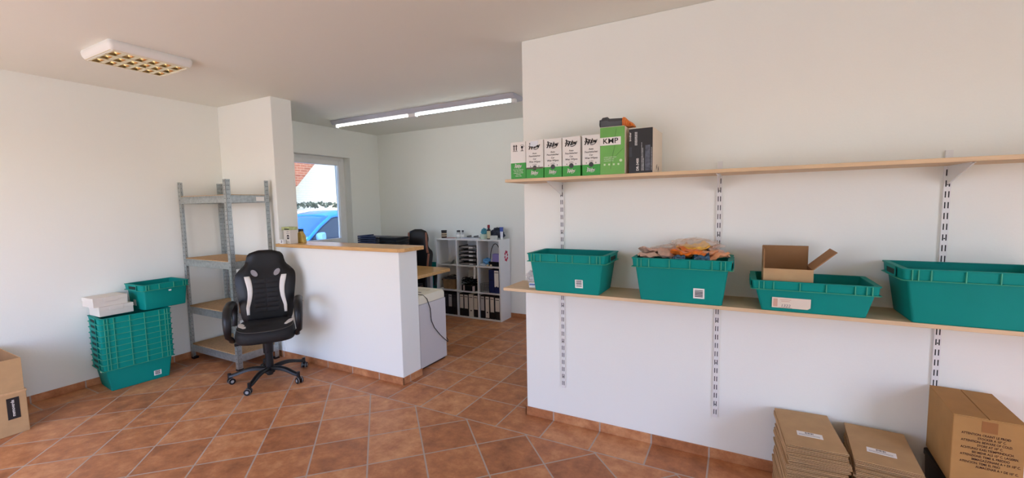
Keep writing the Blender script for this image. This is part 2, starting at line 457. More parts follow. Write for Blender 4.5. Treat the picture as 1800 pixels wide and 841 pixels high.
tag(hb.done('hedge', mat('dark_hedge_leaf', (64, 74, 62), .7, var=.4, vscale=3)), 'clipped dark hedge along the top of the street wall', 'hedge')

# the blue car parked along the window wall, bonnet towards the viewer's left
CARB = mat('blue_car_paint', (52, 138, 214), .25, .35); CARG = mat('car_glass', (58, 66, 76), .06, .2); CARK = mat('car_black_trim', (20, 20, 22), .5)
car = thing('car', 'blue car parked outside the left window', 'car', (-7.75, 5.36, -.10), 0)
b = MB()   # body: stations along y (front = -y): (y, half width bottom, half width shoulder, z bottom, z shoulder)
st = [(-1.95, .55, .60, .35, .60), (-1.85, .78, .74, .24, .72), (-1.4, .86, .84, .2, .88), (-.6, .88, .86, .2, .98), (-.1, .88, .87, .2, 1.03), (1.2, .88, .87, .2, 1.05), (2.0, .86, .84, .22, 1.05), (2.3, .78, .76, .3, .98), (2.36, .66, .64, .4, .9)]
b.loft([[(-wb, y, z0), (-wb*1.02, y, (z0+z1)/2), (-ws, y, z1), (-ws*.6, y, z1+.035), (ws*.6, y, z1+.035), (ws, y, z1), (wb*1.02, y, (z0+z1)/2), (wb, y, z0)] for y, wb, ws, z0, z1 in st])
b.done('body', CARB, car, sm=True, sub=1)
b = MB(); rf = [(.42, .60, 1.50, 1.44), (.8, .64, 1.56, 1.49), (1.3, .64, 1.57, 1.50), (1.85, .60, 1.53, 1.46)]
b.loft([[(-wd, y, z1), (-wd*.7, y, z0), (wd*.7, y, z0), (wd, y, z1), (wd, y, z1-.03), (-wd, y, z1-.03)] for y, wd, z0, z1 in rf]); b.done('roof', CARB, car, sm=True)
WSM = mat('windscreen_glass', (96, 150, 205), .03, .85)
b = MB(); b.grid(lambda u, v: ((u-.5)*2*(.80*(1-v)+.58*v), -.22+.66*v, 1.04+.43*v+.03*(1-(2*u-1)**2)), 8, 6); b.done('windscreen', WSM, car, sm=True, solid=.01)
for s in (-1, 1):
    P = lambda y, z, e=0: (s*(.845-(z-1.03)*.52+e), y, z)
    b = MB(); b.tube([P(-.27, 1.03, .005), P(.1, 1.27, .005), P(.44, 1.45, 0), P(.8, 1.50, 0), P(1.4, 1.50), P(1.9, 1.44)], .032, 8); b.done('roof_pillar', CARB, car, sm=True)
    b = MB(); b.prism([(-.2, 1.05), (.46, 1.43), (.95, 1.465), (.95, 1.05)], lambda u, v, w_: P(u, v, w_), -.03, -.012); b.done('side_window', CARG, car)
    b = MB(); b.prism([(1.02, 1.05), (1.02, 1.465), (1.7, 1.42), (1.95, 1.07)], lambda u, v, w_: P(u, v, w_), -.03, -.012); b.done('side_window', CARG, car)
    b = MB(); b.loft([[(s*(.86+.20*k), -.06+.5*(1-f)*.0+yy*f, 1.10+zz*f) for yy, zz in ((-.07, 0), (-.06, .06), (0, .085), (.05, .08), (.055, 0), (.05, -.06), (0, -.075), (-.06, -.06))] for k, f in ((0, .35), (.25, .85), (.75, 1.0), (1, .7))])
    b.done('wing_mirror', mat('mirror_cover_blue', (112, 158, 200), .3, .2), car, sm=True)
    b = MB(); b.tube([P(-.22, 1.035, .02), P(.6, 1.04, .02), P(1.95, 1.05, .02)], .012, 6); b.done('window_trim', CARK, car)
    for y in (-1.25, 1.5):
        b = MB(); b.cyl((s*.66, y, .33), (s*.885, y, .33), .33, seg=28); wh = b.done('wheel', CARK, car, bevel=.03)
        b = MB(); b.cyl((s*.86, y, .33), (s*.892, y, .33), .2, seg=20); b.done('hub_cap', CHROME, wh)

# ================================================================== CEILING LIGHTS
t = thing('louvre_ceiling_light', 'square-cornered white ceiling light with golden louvre grid, unlit', 'ceiling light', (-3.805, 1.55, HC))
hx, hy, hz = .222, .245, .064


def rr_ring(hx, hy, r, z, n=5):
    out = []
    for cx, cy, a0 in ((hx-r, hy-r, 0), (-hx+r, hy-r, PI/2), (-hx+r, -hy+r, PI), (hx-r, -hy+r, 3*PI/2)):
        for i in range(n+1):
            a = a0+PI/2*i/n; out.append((cx+r*math.cos(a), cy+r*math.sin(a), z))
    return out


b = MB()
b.loft([rr_ring(hx-.006, hy-.006, .02, 0), rr_ring(hx, hy, .026, -.012), rr_ring(hx, hy, .03, -.028), rr_ring(hx-.005, hy-.005, .03, -.046), rr_ring(hx-.014, hy-.014, .024, -.058), rr_ring(hx-.026, hy-.026, .02, -hz), rr_ring(hx-.030, hy-.030, .012, -hz), rr_ring(hx-.030, hy-.030, .012, -.024)], cap=False)
b.quad((-hx+.03, -hy+.03, -.024), (hx-.03, -hy+.03, -.024), (hx-.03, hy-.03, -.024), (-hx+.03, hy-.03, -.024))
b.done('housing', WHITEP, t, sm=True)
lx, ly = hx-.030, hy-.030
b = MB()
nx, ny = 3, 6
for i in range(nx+1):
    x = -lx+2*lx*i/nx
    b.hexa([(x-.013, -ly, -hz+.001), (x+.013, -ly, -hz+.001), (x+.013, ly, -hz+.001), (x-.013, ly, -hz+.001)], [(x-.0015, -ly, -.028), (x+.0015, -ly, -.028), (x+.0015, ly, -.028), (x-.0015, ly, -.028)])
for j in range(ny+1):
    y = -ly+2*ly*j/ny
    b.hexa([(-lx, y-.014, -hz+.002), (lx, y-.014, -hz+.002), (lx, y+.014, -hz+.002), (-lx, y+.014, -hz+.002)], [(-lx, y-.0015, -.028), (lx, y-.0015, -.028), (lx, y+.0015, -.028), (-lx, y+.0015, -.028)])
b.done('louvre', SILVER, t)
b = MB()
for i in range(nx):
    xc = -lx+2*lx*(i+.5)/nx; hw = lx/nx-.004
    b.grid(lambda u, v: (xc+(u-.5)*2*hw, (v-.5)*2*ly, -.027-.022*((u-.5)*2)**2), 8, 1)
b.done('reflector', SILVER, t, sm=True)
for i in range(nx):
    xc = -lx+2*lx*(i+.5)/nx
    b = MB(); b.cyl((xc, -ly+.01, -.042), (xc, ly-.01, -.042), .008, seg=10); b.done('lamp_tube', mat('unlit_tube', (226, 222, 208), .3), t, sm=True)

t = thing('fluorescent_strip_light', 'long white ceiling strip light with two lit tubes over the office', 'ceiling light', (-3.33, 3.98, HC))
L = 1.325
b = MB(); b.hexa([(-L, -.085, -.048), (L, -.085, -.048), (L, .085, -.048), (-L, .085, -.048)], [(-L, -.115, -.006), (L, -.115, -.006), (L, .115, -.006), (-L, .115, -.006)])
b.box(-L, L, -.115, .115, -.006, 0); b.done('housing', mat('grey_lacquered_steel', (186, 188, 198), .5), t, bevel=.003)
TUBE = mat('lit_tube', (255, 255, 250), .4, emit=(240, 255, 250), estr=8)
TUBEW = mat('lit_tube_warm', (255, 252, 240), .4, emit=(255, 252, 236), estr=6)
for x0, x1, m_ in ((-L+.05, -.09, TUBEW), (.05, L-.05, TUBE)):
    b = MB(); b.cyl((x0, -.045, -.064), (x1, -.045, -.064), .0105, seg=14); b.done('lamp_tube', m_, t, sm=True)
for x in (-L+.03, -.02, L-.03):
    b = MB(); b.box(x-.022-(.03 if abs(x) < .1 else 0), x+.022+(.03 if abs(x) < .1 else 0), -.07, -.02, -.086, -.046); b.done('tube_socket', WHITEM, t, bevel=.003)

# ================================================================== COUNTER TOP
b = MB(); b.prism([(XP-.005, 2.672), (-2.50, 2.672), (-2.455, 2.715), (-2.455, 2.965), (-2.475, 2.985), (XP, 2.985), (XP, 2.945), (XP-.0, YR)], lambda u, v, w_: (u, v, w_), CZ, CZ+.032)
tag(b.done('counter_top', BEECH, bevel=.004), 'beech wood counter top on the low white wall', 'counter top')

# ================================================================== WALL SHELVING
def upright(x, z0, z1, label, bracket_lower=True):
    t = thing('shelf_upright', label, 'shelf upright', (x, YR, z0), 0, 'slotted white uprights on the shelf wall')
    h = z1-z0; b = MB(); y0 = -.013
    b.box(-.013, .013, y0, 0, 0, h, 0)
    z = .02
    while z < h-.03:
        for s in (-.0058, .0058): b.box(s-.0021, s+.0021, y0-.0006, y0+.002, z, z+.029, 1)
        z += .05
    z = .09
    while z < h-.03: b.cyl((0, y0-.0006, z-.0105), (0, y0+.002, z-.0105), .0032, seg=8, mi=1); z += .25
    b.done('slotted_rail', [WHITEM, DARKHOLE], t)
    for zt, ok in ((SH1-.019-z0, True), (SH2-.019-z0, bracket_lower)):
        if not ok: continue
        b = MB(); b.prism([(0, -.085 if zt > .9 else -.06), (0, 0), (-.235, 0), (-.235, -.008)], lambda u, v, w_: (w_, u+y0, v+zt), -.0035, .0035)
        b.box(-.009, .009, -.235+y0, y0, zt-.003, zt); b.done('bracket', WHITEM, t)
    return t


upright(-1.050, .257, 1.775, 'slotted white wall upright nearest the passage, behind the wipes boxes')
upright(-.100, .258, 1.752, 'slotted white wall upright between the left two crates and the open carton')
upright(.848, .258, 1.745, 'slotted white wall upright nearest the right edge, above the big carton')
b = MB(); b.box(-1.322, 2.35, SHF, YR-.014, SH1-.019, SH1)
tag(b.done('upper_shelf_board', SHELFW, bevel=.002), 'long pale wood upper wall shelf carrying the printed boxes', 'shelf')
b = MB(); b.box(-1.350, 2.35, SHF, YR-.014, SH2-.019, SH2)
tag(b.done('lower_shelf_board', SHELFW, bevel=.002), 'long pale wood lower wall shelf carrying the green crates', 'shelf')


# ================================================================== CRATES
def crate(name, label, loc, rz, H=.236, lb=(.41, .262), lt=(.505, .308), rim=.052, group='green stacking crates', barcode=None, slots=True):
    """open tub; length along local x, front face towards local -y"""
    t = thing(name, label, 'crate', loc, rz, group)
    k = (H-rim)/H
    bx, by = lb[0]/2, lb[1]/2; ux, uy = lb[0]/2+(lt[0]/2-.022-lb[0]/2)*1, lb[1]/2+(lt[1]/2-.012-lb[1]/2)*1
    tx, ty = lt[0]/2, lt[1]/2; zr = H-rim; th = .003
    ring = lambda hx, hy, z, r=.012: rr_ring(hx, hy, r, z, 3)
    b = MB()
    b.loft([ring(bx-.004, by-.004, 0), ring(bx, by, .004), ring(ux, uy, zr), ring(ux, uy, H-.004), ring(ux-th, uy-th, H-.004), ring(ux-th, uy-th, zr), ring(bx-th, by-th, .005), ], cap=True)
    b.done('tub', GREEN, t, sm=True, ang=30)
    b = MB()   # outward collar with a worn lower lip and upright ribs
    b.loft([ring(ux+.0005, uy+.0005, zr+.002), ring(tx-.002, ty-.002, zr, .014), ring(tx-.002, ty-.002, zr+.004, .014), ring(tx-.0085, ty-.0085, zr+.0045, .014), ring(tx-.005, ty-.005, H-.006, .014), ring(tx-.001, ty-.001, H-.005, .014), ring(tx-.0005, ty-.0005, H, .014), ring(ux-th, uy-th, H, .012), ring(ux-th, uy-th, H-.003, .012), ring(ux+.0005, uy+.0005, H-.004, .012)], cap=False)
    b.loft([ring(tx-.002, ty-.002, zr, .014), ring(tx+.0015, ty+.0015, zr+.0005, .015), ring(tx+.002, ty+.002, zr+.002, .015), ring(tx-.002, ty-.002, zr+.0042, .014)], cap=False, mi=1)
    xs = ([-.62*tx, -.20*tx, .20*tx, .62*tx] if slots else [-.3*tx, .3*tx])+[q*(tx-k_) for q in (-1, 1) for k_ in (.055, .035)]
    for x in xs:
        for s in (-1, 1): b.box(x-.0018, x+.0018, s*ty-.0075, s*ty+.0075-.0065*(s > 0)-.0000, zr+.003, H-.003, 0) if s > 0 else b.box(x-.0018, x+.0018, -ty-.001, -ty+.0075, zr+.003, H-.003, 1)
    b.done('rim', [GREEND, GREENL], t, sm=True, ang=30)
    for s in (-1, 1):   # grip opening at each short end, framed by a raised grip
        b = MB(); x0 = s*(tx-.001)
        b.box(min(x0, x0+s*.0035), max(x0, x0+s*.0035), -ty*.42, ty*.42, zr+.004, zr+.012, 0)
        b.box(min(x0, x0+s*.0035), max(x0, x0+s*.0035), -ty*.42, ty*.42, H-.015, H-.002, 0)
        for q in (-1, 1): b.box(min(x0, x0+s*.0035), max(x0, x0+s*.0035), q*ty*.42-.004, q*ty*.42+.004, zr+.004, H-.002, 0)
        b.box(min(x0-.001, x0+s*.0006), max(x0-.001, x0+s*.0006), -ty*.4, ty*.4, zr+.012, H-.015, 1)
        b.done('handle', [GREEND, mat('dark_grip_opening', (6, 40, 34), .8)], t)
    if barcode:
        bxp, bzp, bw, bh = barcode
        slope = (uy-by)/zr; n = Vector((0, -1, -slope)).normalized(); up = Vector((0, -slope, 1)).normalized()
        c = Vector((bxp, -by-slope*bzp, bzp))+n*.0012
        b = MB(); b.obox(c, Vector((bw/2, 0, 0)), up*bh/2, n*.0005, 0)
        rs = random.Random(int(bxp*1000)); zz = -bh*.34
        while zz < bh*.34:
            q = rs.uniform(.002, .006); b.obox(c+up*(zz+q/2)+n*.0007, Vector((bw*.36, 0, 0)), up*q/2, n*.0002, 1); zz += q+rs.uniform(.0015, .004)
        b.done('barcode_label', [PAPER, mat('label_grey_print', (70, 70, 74), .8)], t)
    return t


YC = 2.543
crate('stacking_crate', 'empty green crate at the passage end of the lower wall shelf', (-.917, YC, SH2), 0, barcode=(.085, .062, .048, .05))
c2 = crate('stacking_crate', 'green crate heaped with orange and pink packets on the lower shelf', (-.272, YC, SH2), 0, barcode=(.095, .058, .054, .054))
c3 = crate('shallow_stacking_crate', 'shallow green crate holding an open brown carton on the lower shelf', (.312, YC, SH2), 0, H=.15, rim=.045)
crate('stacking_crate', 'green crate nearest the right edge on the lower wall shelf', (.876, YC, SH2), 0)
# torn paper label on the shallow crate
sl = Vector((0, -.13, .9915)).normalized()
b = MB(); c0 = Vector((-.083, -.1390, .045)); n_ = Vector((0, -1, -.13)).normalized()
pl = [(-.078, -.026), (.066, -.026), (.078, -.018), (.078, .026), (-.078, .026)]
b.prism(pl, lambda u, v, w_: c0+Vector((u, 0, 0))+sl*v+n_*(w_+.001), 0, .001); b.done('torn_label', CREAMP, c3)
text('1322', .020, GREYINK, c3, c0+Vector((-.042, 0, 0))-sl*.015+n_*.0024, (1, 0, 0), sl, shear=.2)
b = MB()
for i, (zz, x0, x1) in enumerate(((.016, -.045, .0), (.008, -.04, -.005), (-.0245, -.05, .005))): b.obox(c0+Vector(((x0+x1)/2, 0, 0))+sl*zz+n_*.0022, Vector(((x1-x0)/2, 0, 0)), sl*.0012, n_*.0002)
b.obox(c0+Vector((-.064, 0, 0))+n_*.0022, Vector((.009, 0, 0)), sl*.02, n_*.0002); b.done('printed_lines', mat('pale_pink_print', (206, 168, 146), .8), c3)

# nested stack on the floor beside the left wall
ST = (-4.832, 1.742); SR = PI/2+math.radians(5.5)-PI  # front (-y local) looks towards +x
SR = PI/2+math.radians(-5.5)
base = crate('stacking_crate', 'lowest green crate of the nested floor stack, with barcode label', (ST[0], ST[1], 0), SR, lb=(.41, .285), lt=(.505, .328), group='nested green crates by the left wall', barcode=(.115, .058, .054, .044))
b = MB(); b.obox((-.2405, -.04, .165), (.0008, 0, 0), (0, .014, 0), (0, 0, .009)); b.done('end_sticker', mat('pale_green_sticker', (196, 214, 186), .8), base)
nb = None
for k in range(1, 9):
    lab = 'green crate on top of the nested floor stack, carrying white boxes' if k == 8 else f'green crate, {ORD[9-k]} from the top of the nested floor stack'
    if nb is None: nb = crate('stacking_crate', lab, (ST[0], ST[1], .05*k), SR, lb=(.41, .285), lt=(.505, .328), group='nested green crates by the left wall')
    else: dup(nb, (ST[0], ST[1], .05*k), SR, lab)
ZS = .05*8+.236
sc = crate('small_stacking_crate', 'small empty green crate standing on the nested floor stack', (-4.858, 1.972, ZS), PI/2-math.radians(-1), H=.232, lb=(.325, .265), lt=(.385, .332), rim=.055, slots=False)
b = MB(); b.obox((.03, -.1515, .155), (.011, 0, 0), (0, .0012, 0), (0, 0, .007)); b.done('oval_sticker', WHITEP, sc, bevel=.004)
b = MB(); b.obox((-.178+.012, .04, .06), (.0015, 0, 0), (0, .022, 0), (0, 0, .028)); b.done('side_sticker', mat('grey_sticker', (170, 178, 178), .7), sc)


def lidbox(name, label, loc, rz, sx, sy, sz, m, group=None):
    t = thing(name, label, 'box', loc, rz, group)
    b = MB(); b.box(-sx/2, sx/2, -sy/2, sy/2, 0, sz-.012); b.done('tray', m, t, bevel=.002)
    b = MB(); b.box(-sx/2-.002, sx/2+.002, -sy/2-.002, sy/2+.002, sz-.03, sz); b.box(-sx*.2, sx*.2, -sy/2-.004, -sy/2-.001, sz-.04, sz-.008); b.done('lid', m, t, bevel=.002)
    return t


WB = mat('white_card', (226, 218, 206), .8)
lidbox('flat_white_box', 'lower flat white cardboard box on the nested green crates', (-4.905, 1.640, ZS), PI/2, .235, .20, .084, WB, 'white boxes on the green crates')
lidbox('flat_white_box', 'upper flat white cardboard box on the nested green crates', (-4.915, 1.605, ZS+.084), PI/2+.04, .235, .20, .08, WB, 'white boxes on the green crates')


# ---------------------------------------------------------------- open carton in the shallow crate
def open_carton(name, label, loc, rz, sx, sy, sz, m, mi_, flaps, cat='box', th=.004):
    t = thing(name, label, cat, loc, rz)
    b = MB(); x, y = sx/2, sy/2
    O = [(-x, -y), (x, -y), (x, y), (-x, y)]; I = [(-x+th, -y+th), (x-th, -y+th), (x-th, y-th), (-x+th, y-th)]
    b.loft([[(p[0], p[1], 0) for p in O], [(p[0], p[1], sz) for p in O]], cap=False, mi=0)
    b.loft([[(p[0], p[1], sz) for p in O], [(p[0], p[1], sz) for p in I]], cap=False, mi=2)
    b.loft([[(p[0], p[1], sz) for p in I], [(p[0], p[1], th) for p in I]], cap=False, mi=1)
    b.quad(*[(p[0], p[1], th) for p in I], mi=1); b.quad(*[(p[0], p[1], 0) for p in O], mi=0)
    b.done('carton_body', [m, mi_, CARDE], t)
    for side, ln, ang in flaps:   # ang: 0 = straight up, + = folded outwards
        ax = {'-y': ((1, 0, 0), (0, -1, 0), x, y), '+y': ((1, 0, 0), (0, 1, 0), x, y), '-x': ((0, 1, 0), (-1, 0, 0), y, x), '+x': ((0, 1, 0), (1, 0, 0), y, x)}[side]
        e, o, he, off = Vector(ax[0]), Vector(ax[1]), ax[2], ax[3]
        d = Vector((0, 0, 1))*math.cos(ang)+o*math.sin(ang); n = o*math.cos(ang)-Vector((0, 0, 1))*math.sin(ang)
        c = o*(off-th/2)+Vector((0, 0, sz))
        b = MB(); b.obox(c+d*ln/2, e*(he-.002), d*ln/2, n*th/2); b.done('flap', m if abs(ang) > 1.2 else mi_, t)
    return t


open_carton('open_carton', 'open brown carton with raised flaps standing in the shallow green crate', (.215, 2.525, SH2+.055), 0, .205, .185, .150, CARD, CARDD, [('+y', .098, -.02), ('+x', .125, .80), ('-x', .095, -.0)])

# ---------------------------------------------------------------- packets heaped in the second crate
PK = {'pink': mat('pale_pink_packet', (214, 178, 156), .35, var=.15, vscale=30), 'orange': mat('orange_packet', (232, 122, 44), .35, var=.3, vscale=25),
      'yellow': mat('yellow_packet', (236, 186, 70), .35, var=.25, vscale=25), 'peach': mat('peach_packet', (226, 160, 112), .35, var=.25, vscale=35), 'blue': mat('dark_blue_packet', (44, 84, 106), .3, var=.3, vscale=40)}


def packet(kind, c, size, axes, seed, label, group):
    rs = random.Random(seed); u_, v_ = Vector(axes[0]).normalized(), Vector(axes[1]).normalized(); n = u_.cross(v_).normalized(); v_ = n.cross(u_)
    ph = [rs.uniform(0, 6) for _ in range(4)]

    def f(sign):
        def g(a, e):
            A, B = 2*a-1, 2*e-1; th = .010*(1-A**4)*(1-B**4)
            wv = .005*math.sin(5*A+ph[0])+.004*math.sin(7*B+ph[1])+.003*math.sin(9*(A+B)+ph[2])
            return u_*(A*size[0]/2)+v_*(B*size[1]/2)+n*(wv+sign*th)
        return g
    b = MB(); b.grid(f(1), 8, 8); b.grid(f(-1), 8, 8)
    o = b.done('packet', PK[kind], sm=True); o.location = c
    return tag(o, label, 'packet', group)


rs = random.Random(11)
zb = SH2+.236; xa = -.272
lay = [('pink', -.175, -.06), ('pink', -.12, .03), ('pink', -.155, .08), ('pink', -.07, -.05), ('peach', -.03, .05), ('orange', .00, -.075), ('orange', .035, -.03), ('yellow', .02, .03), ('orange', .07, -.07),
       ('yellow', .075, .02), ('pink', .03, .085), ('peach', .12, -.04), ('pink', .12, .07), ('peach', .17, -.06), ('pink', .175, .03), ('pink', -.185, .02)]
names = {'pink': 'pale pink packet in the heap filling the second green crate', 'orange': 'bright orange packet in the heap filling the second green crate', 'yellow': 'yellow packet in the heap filling the second green crate',
         'peach': 'peach coloured packet in the heap filling the second green crate'}
for i, (kd, dx, dy) in enumerate(lay):
    tlt = rs.uniform(-.35, .35); t2 = rs.uniform(-.45, .3); az = rs.uniform(-.6, .6)
    u_ = (math.cos(az)*math.cos(tlt), math.sin(az)*math.cos(tlt), math.sin(tlt)); v_ = (-math.sin(az)*math.cos(t2), math.cos(az)*math.cos(t2), math.sin(t2))
    packet(kd, (xa+dx, YC+dy, zb+.002+.028*math.exp(-((dx-.05)/.12)**2)+(.014 if dy > 0 else 0)+rs.uniform(-.004, .008)), (.115, .09), (u_, v_), i, names[kd], kd+' packets in the second green crate')
packet('blue', (xa+.105, YC-.11, zb+.008), (.075, .06), ((1, .1, .1), (-.1, .75, .6)), 99, 'dark blue packet at the front of the heap in the second crate', None)
packet('blue', (xa-.01, YC-.115, zb+.0), (.07, .05), ((1, 0, .2), (0, .8, .5)), 98, 'small teal packet peeping over the front rim of the second crate', None)
FILM = film_material('clear_plastic_film', (232, 214, 196), .33)


def bag(label, c, size, seed, m, name='plastic_bag'):
    rs = random.Random(seed); P = [[rs.uniform(0, 6) for _ in range(3)] for _ in range(3)]
    b = MB()

    def f(u, v):
        th, ph = 2*PI*u, PI*v
        d = Vector((math.sin(ph)*math.cos(th), math.sin(ph)*math.sin(th), math.cos(ph)))
        r = 1+.16*math.sin(3*th+P[0][0])*math.sin(4*ph+P[0][1])+.1*math.sin(7*th+5*ph+P[1][0])+.07*math.sin(11*th-6*ph+P[1][1])
        return (d.x*size[0]*r, d.y*size[1]*r, max(d.z*size[2]*r, -size[2]*.75))
    b.grid(f, 40, 20)
    o = b.done(name, m, sm=True, ang=25); o.location = c
    return tag(o, label, 'bag')


bag('clear crumpled plastic bag of packets on top of the heap in second crate', (xa+.06, YC+.06, zb+.058), (.125, .062, .035), 5, FILM)
bag('clear crumpled plastic bag behind the left pink packets in the second crate', (xa-.06, YC+.075, zb+.03), (.10, .05, .026), 8, FILM)
bag('crumpled clear plastic bag at the passage end of the lower shelf', (-1.20, 2.60, SH2+.042), (.065, .05, .055), 12, film_material('clear_bag_film', (226, 222, 222), .5))
t = thing('small_medicine_box', 'small white and blue pack beside the first crate on lower shelf', 'box', (-1.172, 2.485, SH2), .1)
b = MB(); b.box(-.022, .022, -.014, .014, 0, .036); b.done('pack', WHITEP, t, bevel=.003)
b = MB(); b.box(-.019, .019, -.0146, -.0138, .018, .029); b.done('blue_band', mat('label_blue', (110, 132, 190), .6), t)

# ================================================================== UPPER SHELF BOXES
FY = SHF+.006


def squiggle(m, parent, c, s, name='logo'):
    """a brushy script logo: a small figure swinging into hand lettering with a swoosh"""
    b = MB(); F = lambda p: Vector((c[0]+p[0]*s, c[1]-.0006, c[2]+p[1]*s))

    def stroke(ps, wd):
        P = [F(p) for p in ps]
        for p, q in zip(P, P[1:]):
            d = (q-p); l = d.length; d.normalize(); nn = Vector((-d.z, 0, d.x))
            b.obox((p+q)/2, d*(l/2+wd*s*.3), nn*wd*s/2, Vector((0, .0003, 0)))
    b.cyl(F((-.82, .52))+Vector((0, .0003, 0)), F((-.82, .52))-Vector((0, .0003, 0)), .13*s, seg=10)
    stroke([(-.80, .4), (-.72, .1), (-.86, -.2), (-1.0, -.42)], .17); stroke([(-.72, .1), (-.5, -.1), (-.52, -.45)], .15); stroke([(-.78, .3), (-.55, .42), (-.4, .3)], .1); stroke([(-.8, .25), (-1.02, .05), (-.9, -.1)], .09)
    stroke([(-.42, -.3), (-.32, .3), (-.12, .28), (-.3, 0), (-.1, -.3)], .12); stroke([(-.02, -.28), (.05, .12)], .12); stroke([(.1, -.28), (.22, .45)], .12); stroke([(.05, .2), (.36, .24)], .1)
    stroke([(.3, -.26), (.38, .12), (.5, .1)], .11); stroke([(.46, -.1), (.58, .1), (.62, -.2), (.72, .14)], .1); stroke([(.66, .2), (.76, -.1), (.98, .26), (.8, -.2), (.55, -.42), (.2, -.52), (-.1, -.48)], .1)
    b.done(name, m, parent)


def wipes_box(x0, x1, label, kind='front', yo=0.0, rz=0.0):
    wd = x1-x0-.003; h = .229
    t = thing('wipes_box', label, 'box', ((x0+x1)/2, FY+yo, SH1), rz, 'wipes boxes on the upper shelf')
    hw = wd/2; dp = .19; g = .062 if kind == 'front' else .10
    b = MB(); b.box(-hw, hw, 0, dp, 0, h, 0)
    b.box(-hw-.0003, hw+.0003, -.0004, dp, .0, g, 1); b.done('carton', [BOXW, BOXG], t)
    b = MB(); b.box(-hw+.002, hw-.002, .004, dp-.004, h, h+.0012); b.done('lid_flap', BOXW, t)
    y = -.0009; C_ = lambda z, x=0: (x, y, z)
    ux, uz = (1, 0, 0), (0, 0, 1)
    if kind == 'front':
        squiggle(INK, t, C_(.192), .036)
        for s_, z, q in (('Auto', .150, .014), ('Feuchttücher', .134, .0145), ('Car', .116, .0145), ('Wet Wipes', .099, .016)): text(s_, q, INK, t, C_(z), ux, uz, align='CENTER', bold=.012, shear=.12)
        for s_, z in (('zur Pflege', .084), ('des Autos', .078)): text(s_, .0068, INK, t, C_(z), ux, uz, align='CENTER')
        b = MB(); b.cyl((0, -.0010, .062), (0, -.0004, .062), .014, seg=20); b.box(-.03, -.026, -.001, -.0004, .068, .075); b.box(.026, .03, -.001, -.0004, .068, .075); b.done('round_emblem', mat('emblem_grey', (58, 62, 64), .6), t)
        squiggle(PAPER, t, C_(.031), .024)
    else:
        b = MB()
        for x in (-.028, -.012): b.box(x-.003, x+.003, y-.0003, y+.0005, .178, .205); b.prism([(-.008, .203), (.008, .203), (0, .214)], lambda u, v, w_: (x+u, w_, v), y-.0003, y+.0005)
        b.box(-.036, -.004, y-.0003, y+.0005, .172, .175)
        b.cyl((.028, y-.0003, .196), (.028, y+.0005, .196), .008, seg=12); b.box(.026, .030, y-.0003, y+.0005, .175, .19); b.box(.018, .038, y-.0003, y+.0005, .172, .175)
        for q in (-.6, 0, .6, 1.2): b.obox((.028+.014*math.sin(q), y, .196+.014*math.cos(q)), (.002, 0, 0), (0, .0004, 0), (0, 0, .002))
        b.done('handling_symbols', INK, t)
        squiggle(PAPER, t, C_(.080), .024)
        for s_, z in (('Auto Feuchttücher', .058), ('Car Wet Wipes', .048), ('Lingettes humides', .038), ('Salviette', .028), ('Made in EU', .018)): text(s_, .0095, PAPER, t, C_(z), ux, uz, align='CENTER')
    return t


wipes_box(-1.287, -1.180, 'white and green wipes box with handling arrows at the passage end', 'side', .012)
w1 = wipes_box(-1.174, -1.056, 'white wipes box with a torn shiny patch, second from the passage end')
b = MB(); b.prism([(-.03, .195), (-.026, .224), (.026, .224), (.024, .2), (0, .19)], lambda u, v, w_: (u, w_, v), -.0022, -.0016); b.done('shiny_sticker', mat('glossy_sticker', (226, 232, 240), .1), w1)
b = MB(); b.box(-.055, .056, -.0022, -.0012, .056, .066); b.done('torn_strip', mat('dark_torn_print', (96, 92, 76), .7, var=.5, vscale=90), w1)
wipes_box(-1.052, -.938, 'white wipes box third from the passage end of the upper shelf')
wipes_box(-.934, -.822, 'white wipes box just left of a narrow gap on upper shelf')
wipes_box(-.812, -.704, 'white wipes box touching the green toner box on upper shelf')

t = thing('toner_box', 'light green toner box with large KMP lettering on the upper shelf', 'box', (-.632, FY-.004, SH1), 0)
b = MB(); b.box(-.072, .066, 0, .2, 0, .262); b.done('carton', BOXG2, t, bevel=.002)
b = MB(); b.box(-.068, .062, .004, .196, .262, .2645); b.done('top_flap', CREAMP, t)
b = MB(); b.box(.0665, .0675, .001, .199, .003, .26); b.done('side_panel', CREAMP, t)
b = MB(); b.box(-.0725, .045, -.0012, -.0002, .162, .206); b.done('white_panel', PAPER, t)
text('KMP', .040, INK, t, (-.013, -.0018, .184), (1, 0, 0), (0, 0, 1), align='CENTER', bold=.014, squash=1.12)
for s_, z, q in (('original quality toner', .096, .0085), ('für Laserdrucker', .086, .0085), ('made in Germany', .076, .0075)): text(s_, q, PAPER, t, (-.05, -.0008, z), (1, 0, 0), (0, 0, 1))
b = MB()
for i in range(4): b.obox((-.046+.026*i, -.0006, .055), (.005, 0, 0), (0, .0004, 0), (0, 0, .005))
b.cyl((.045, -.001, .075), (.045, 0, .075), .008, seg=14); b.done('small_symbols', mat('pale_green_print', (206, 232, 190), .6), t)
b = MB()
for p, q in (((.02, .25), (.012, .2)), ((.012, .16), (-.002, .1)), ((.058, .14), (.015, .1)), ((-.002, .1), (-.012, .03))):
    d = Vector((q[0]-p[0], 0, q[1]-p[1])); l = d.length; d.normalize(); b.obox(((p[0]+q[0])/2, -.0006, (p[1]+q[1])/2), d*l/2, Vector((-d.z, 0, d.x))*.0006, (0, .0004, 0))
b.done('crease_lines', mat('crease_green', (72, 120, 54), .6), t)

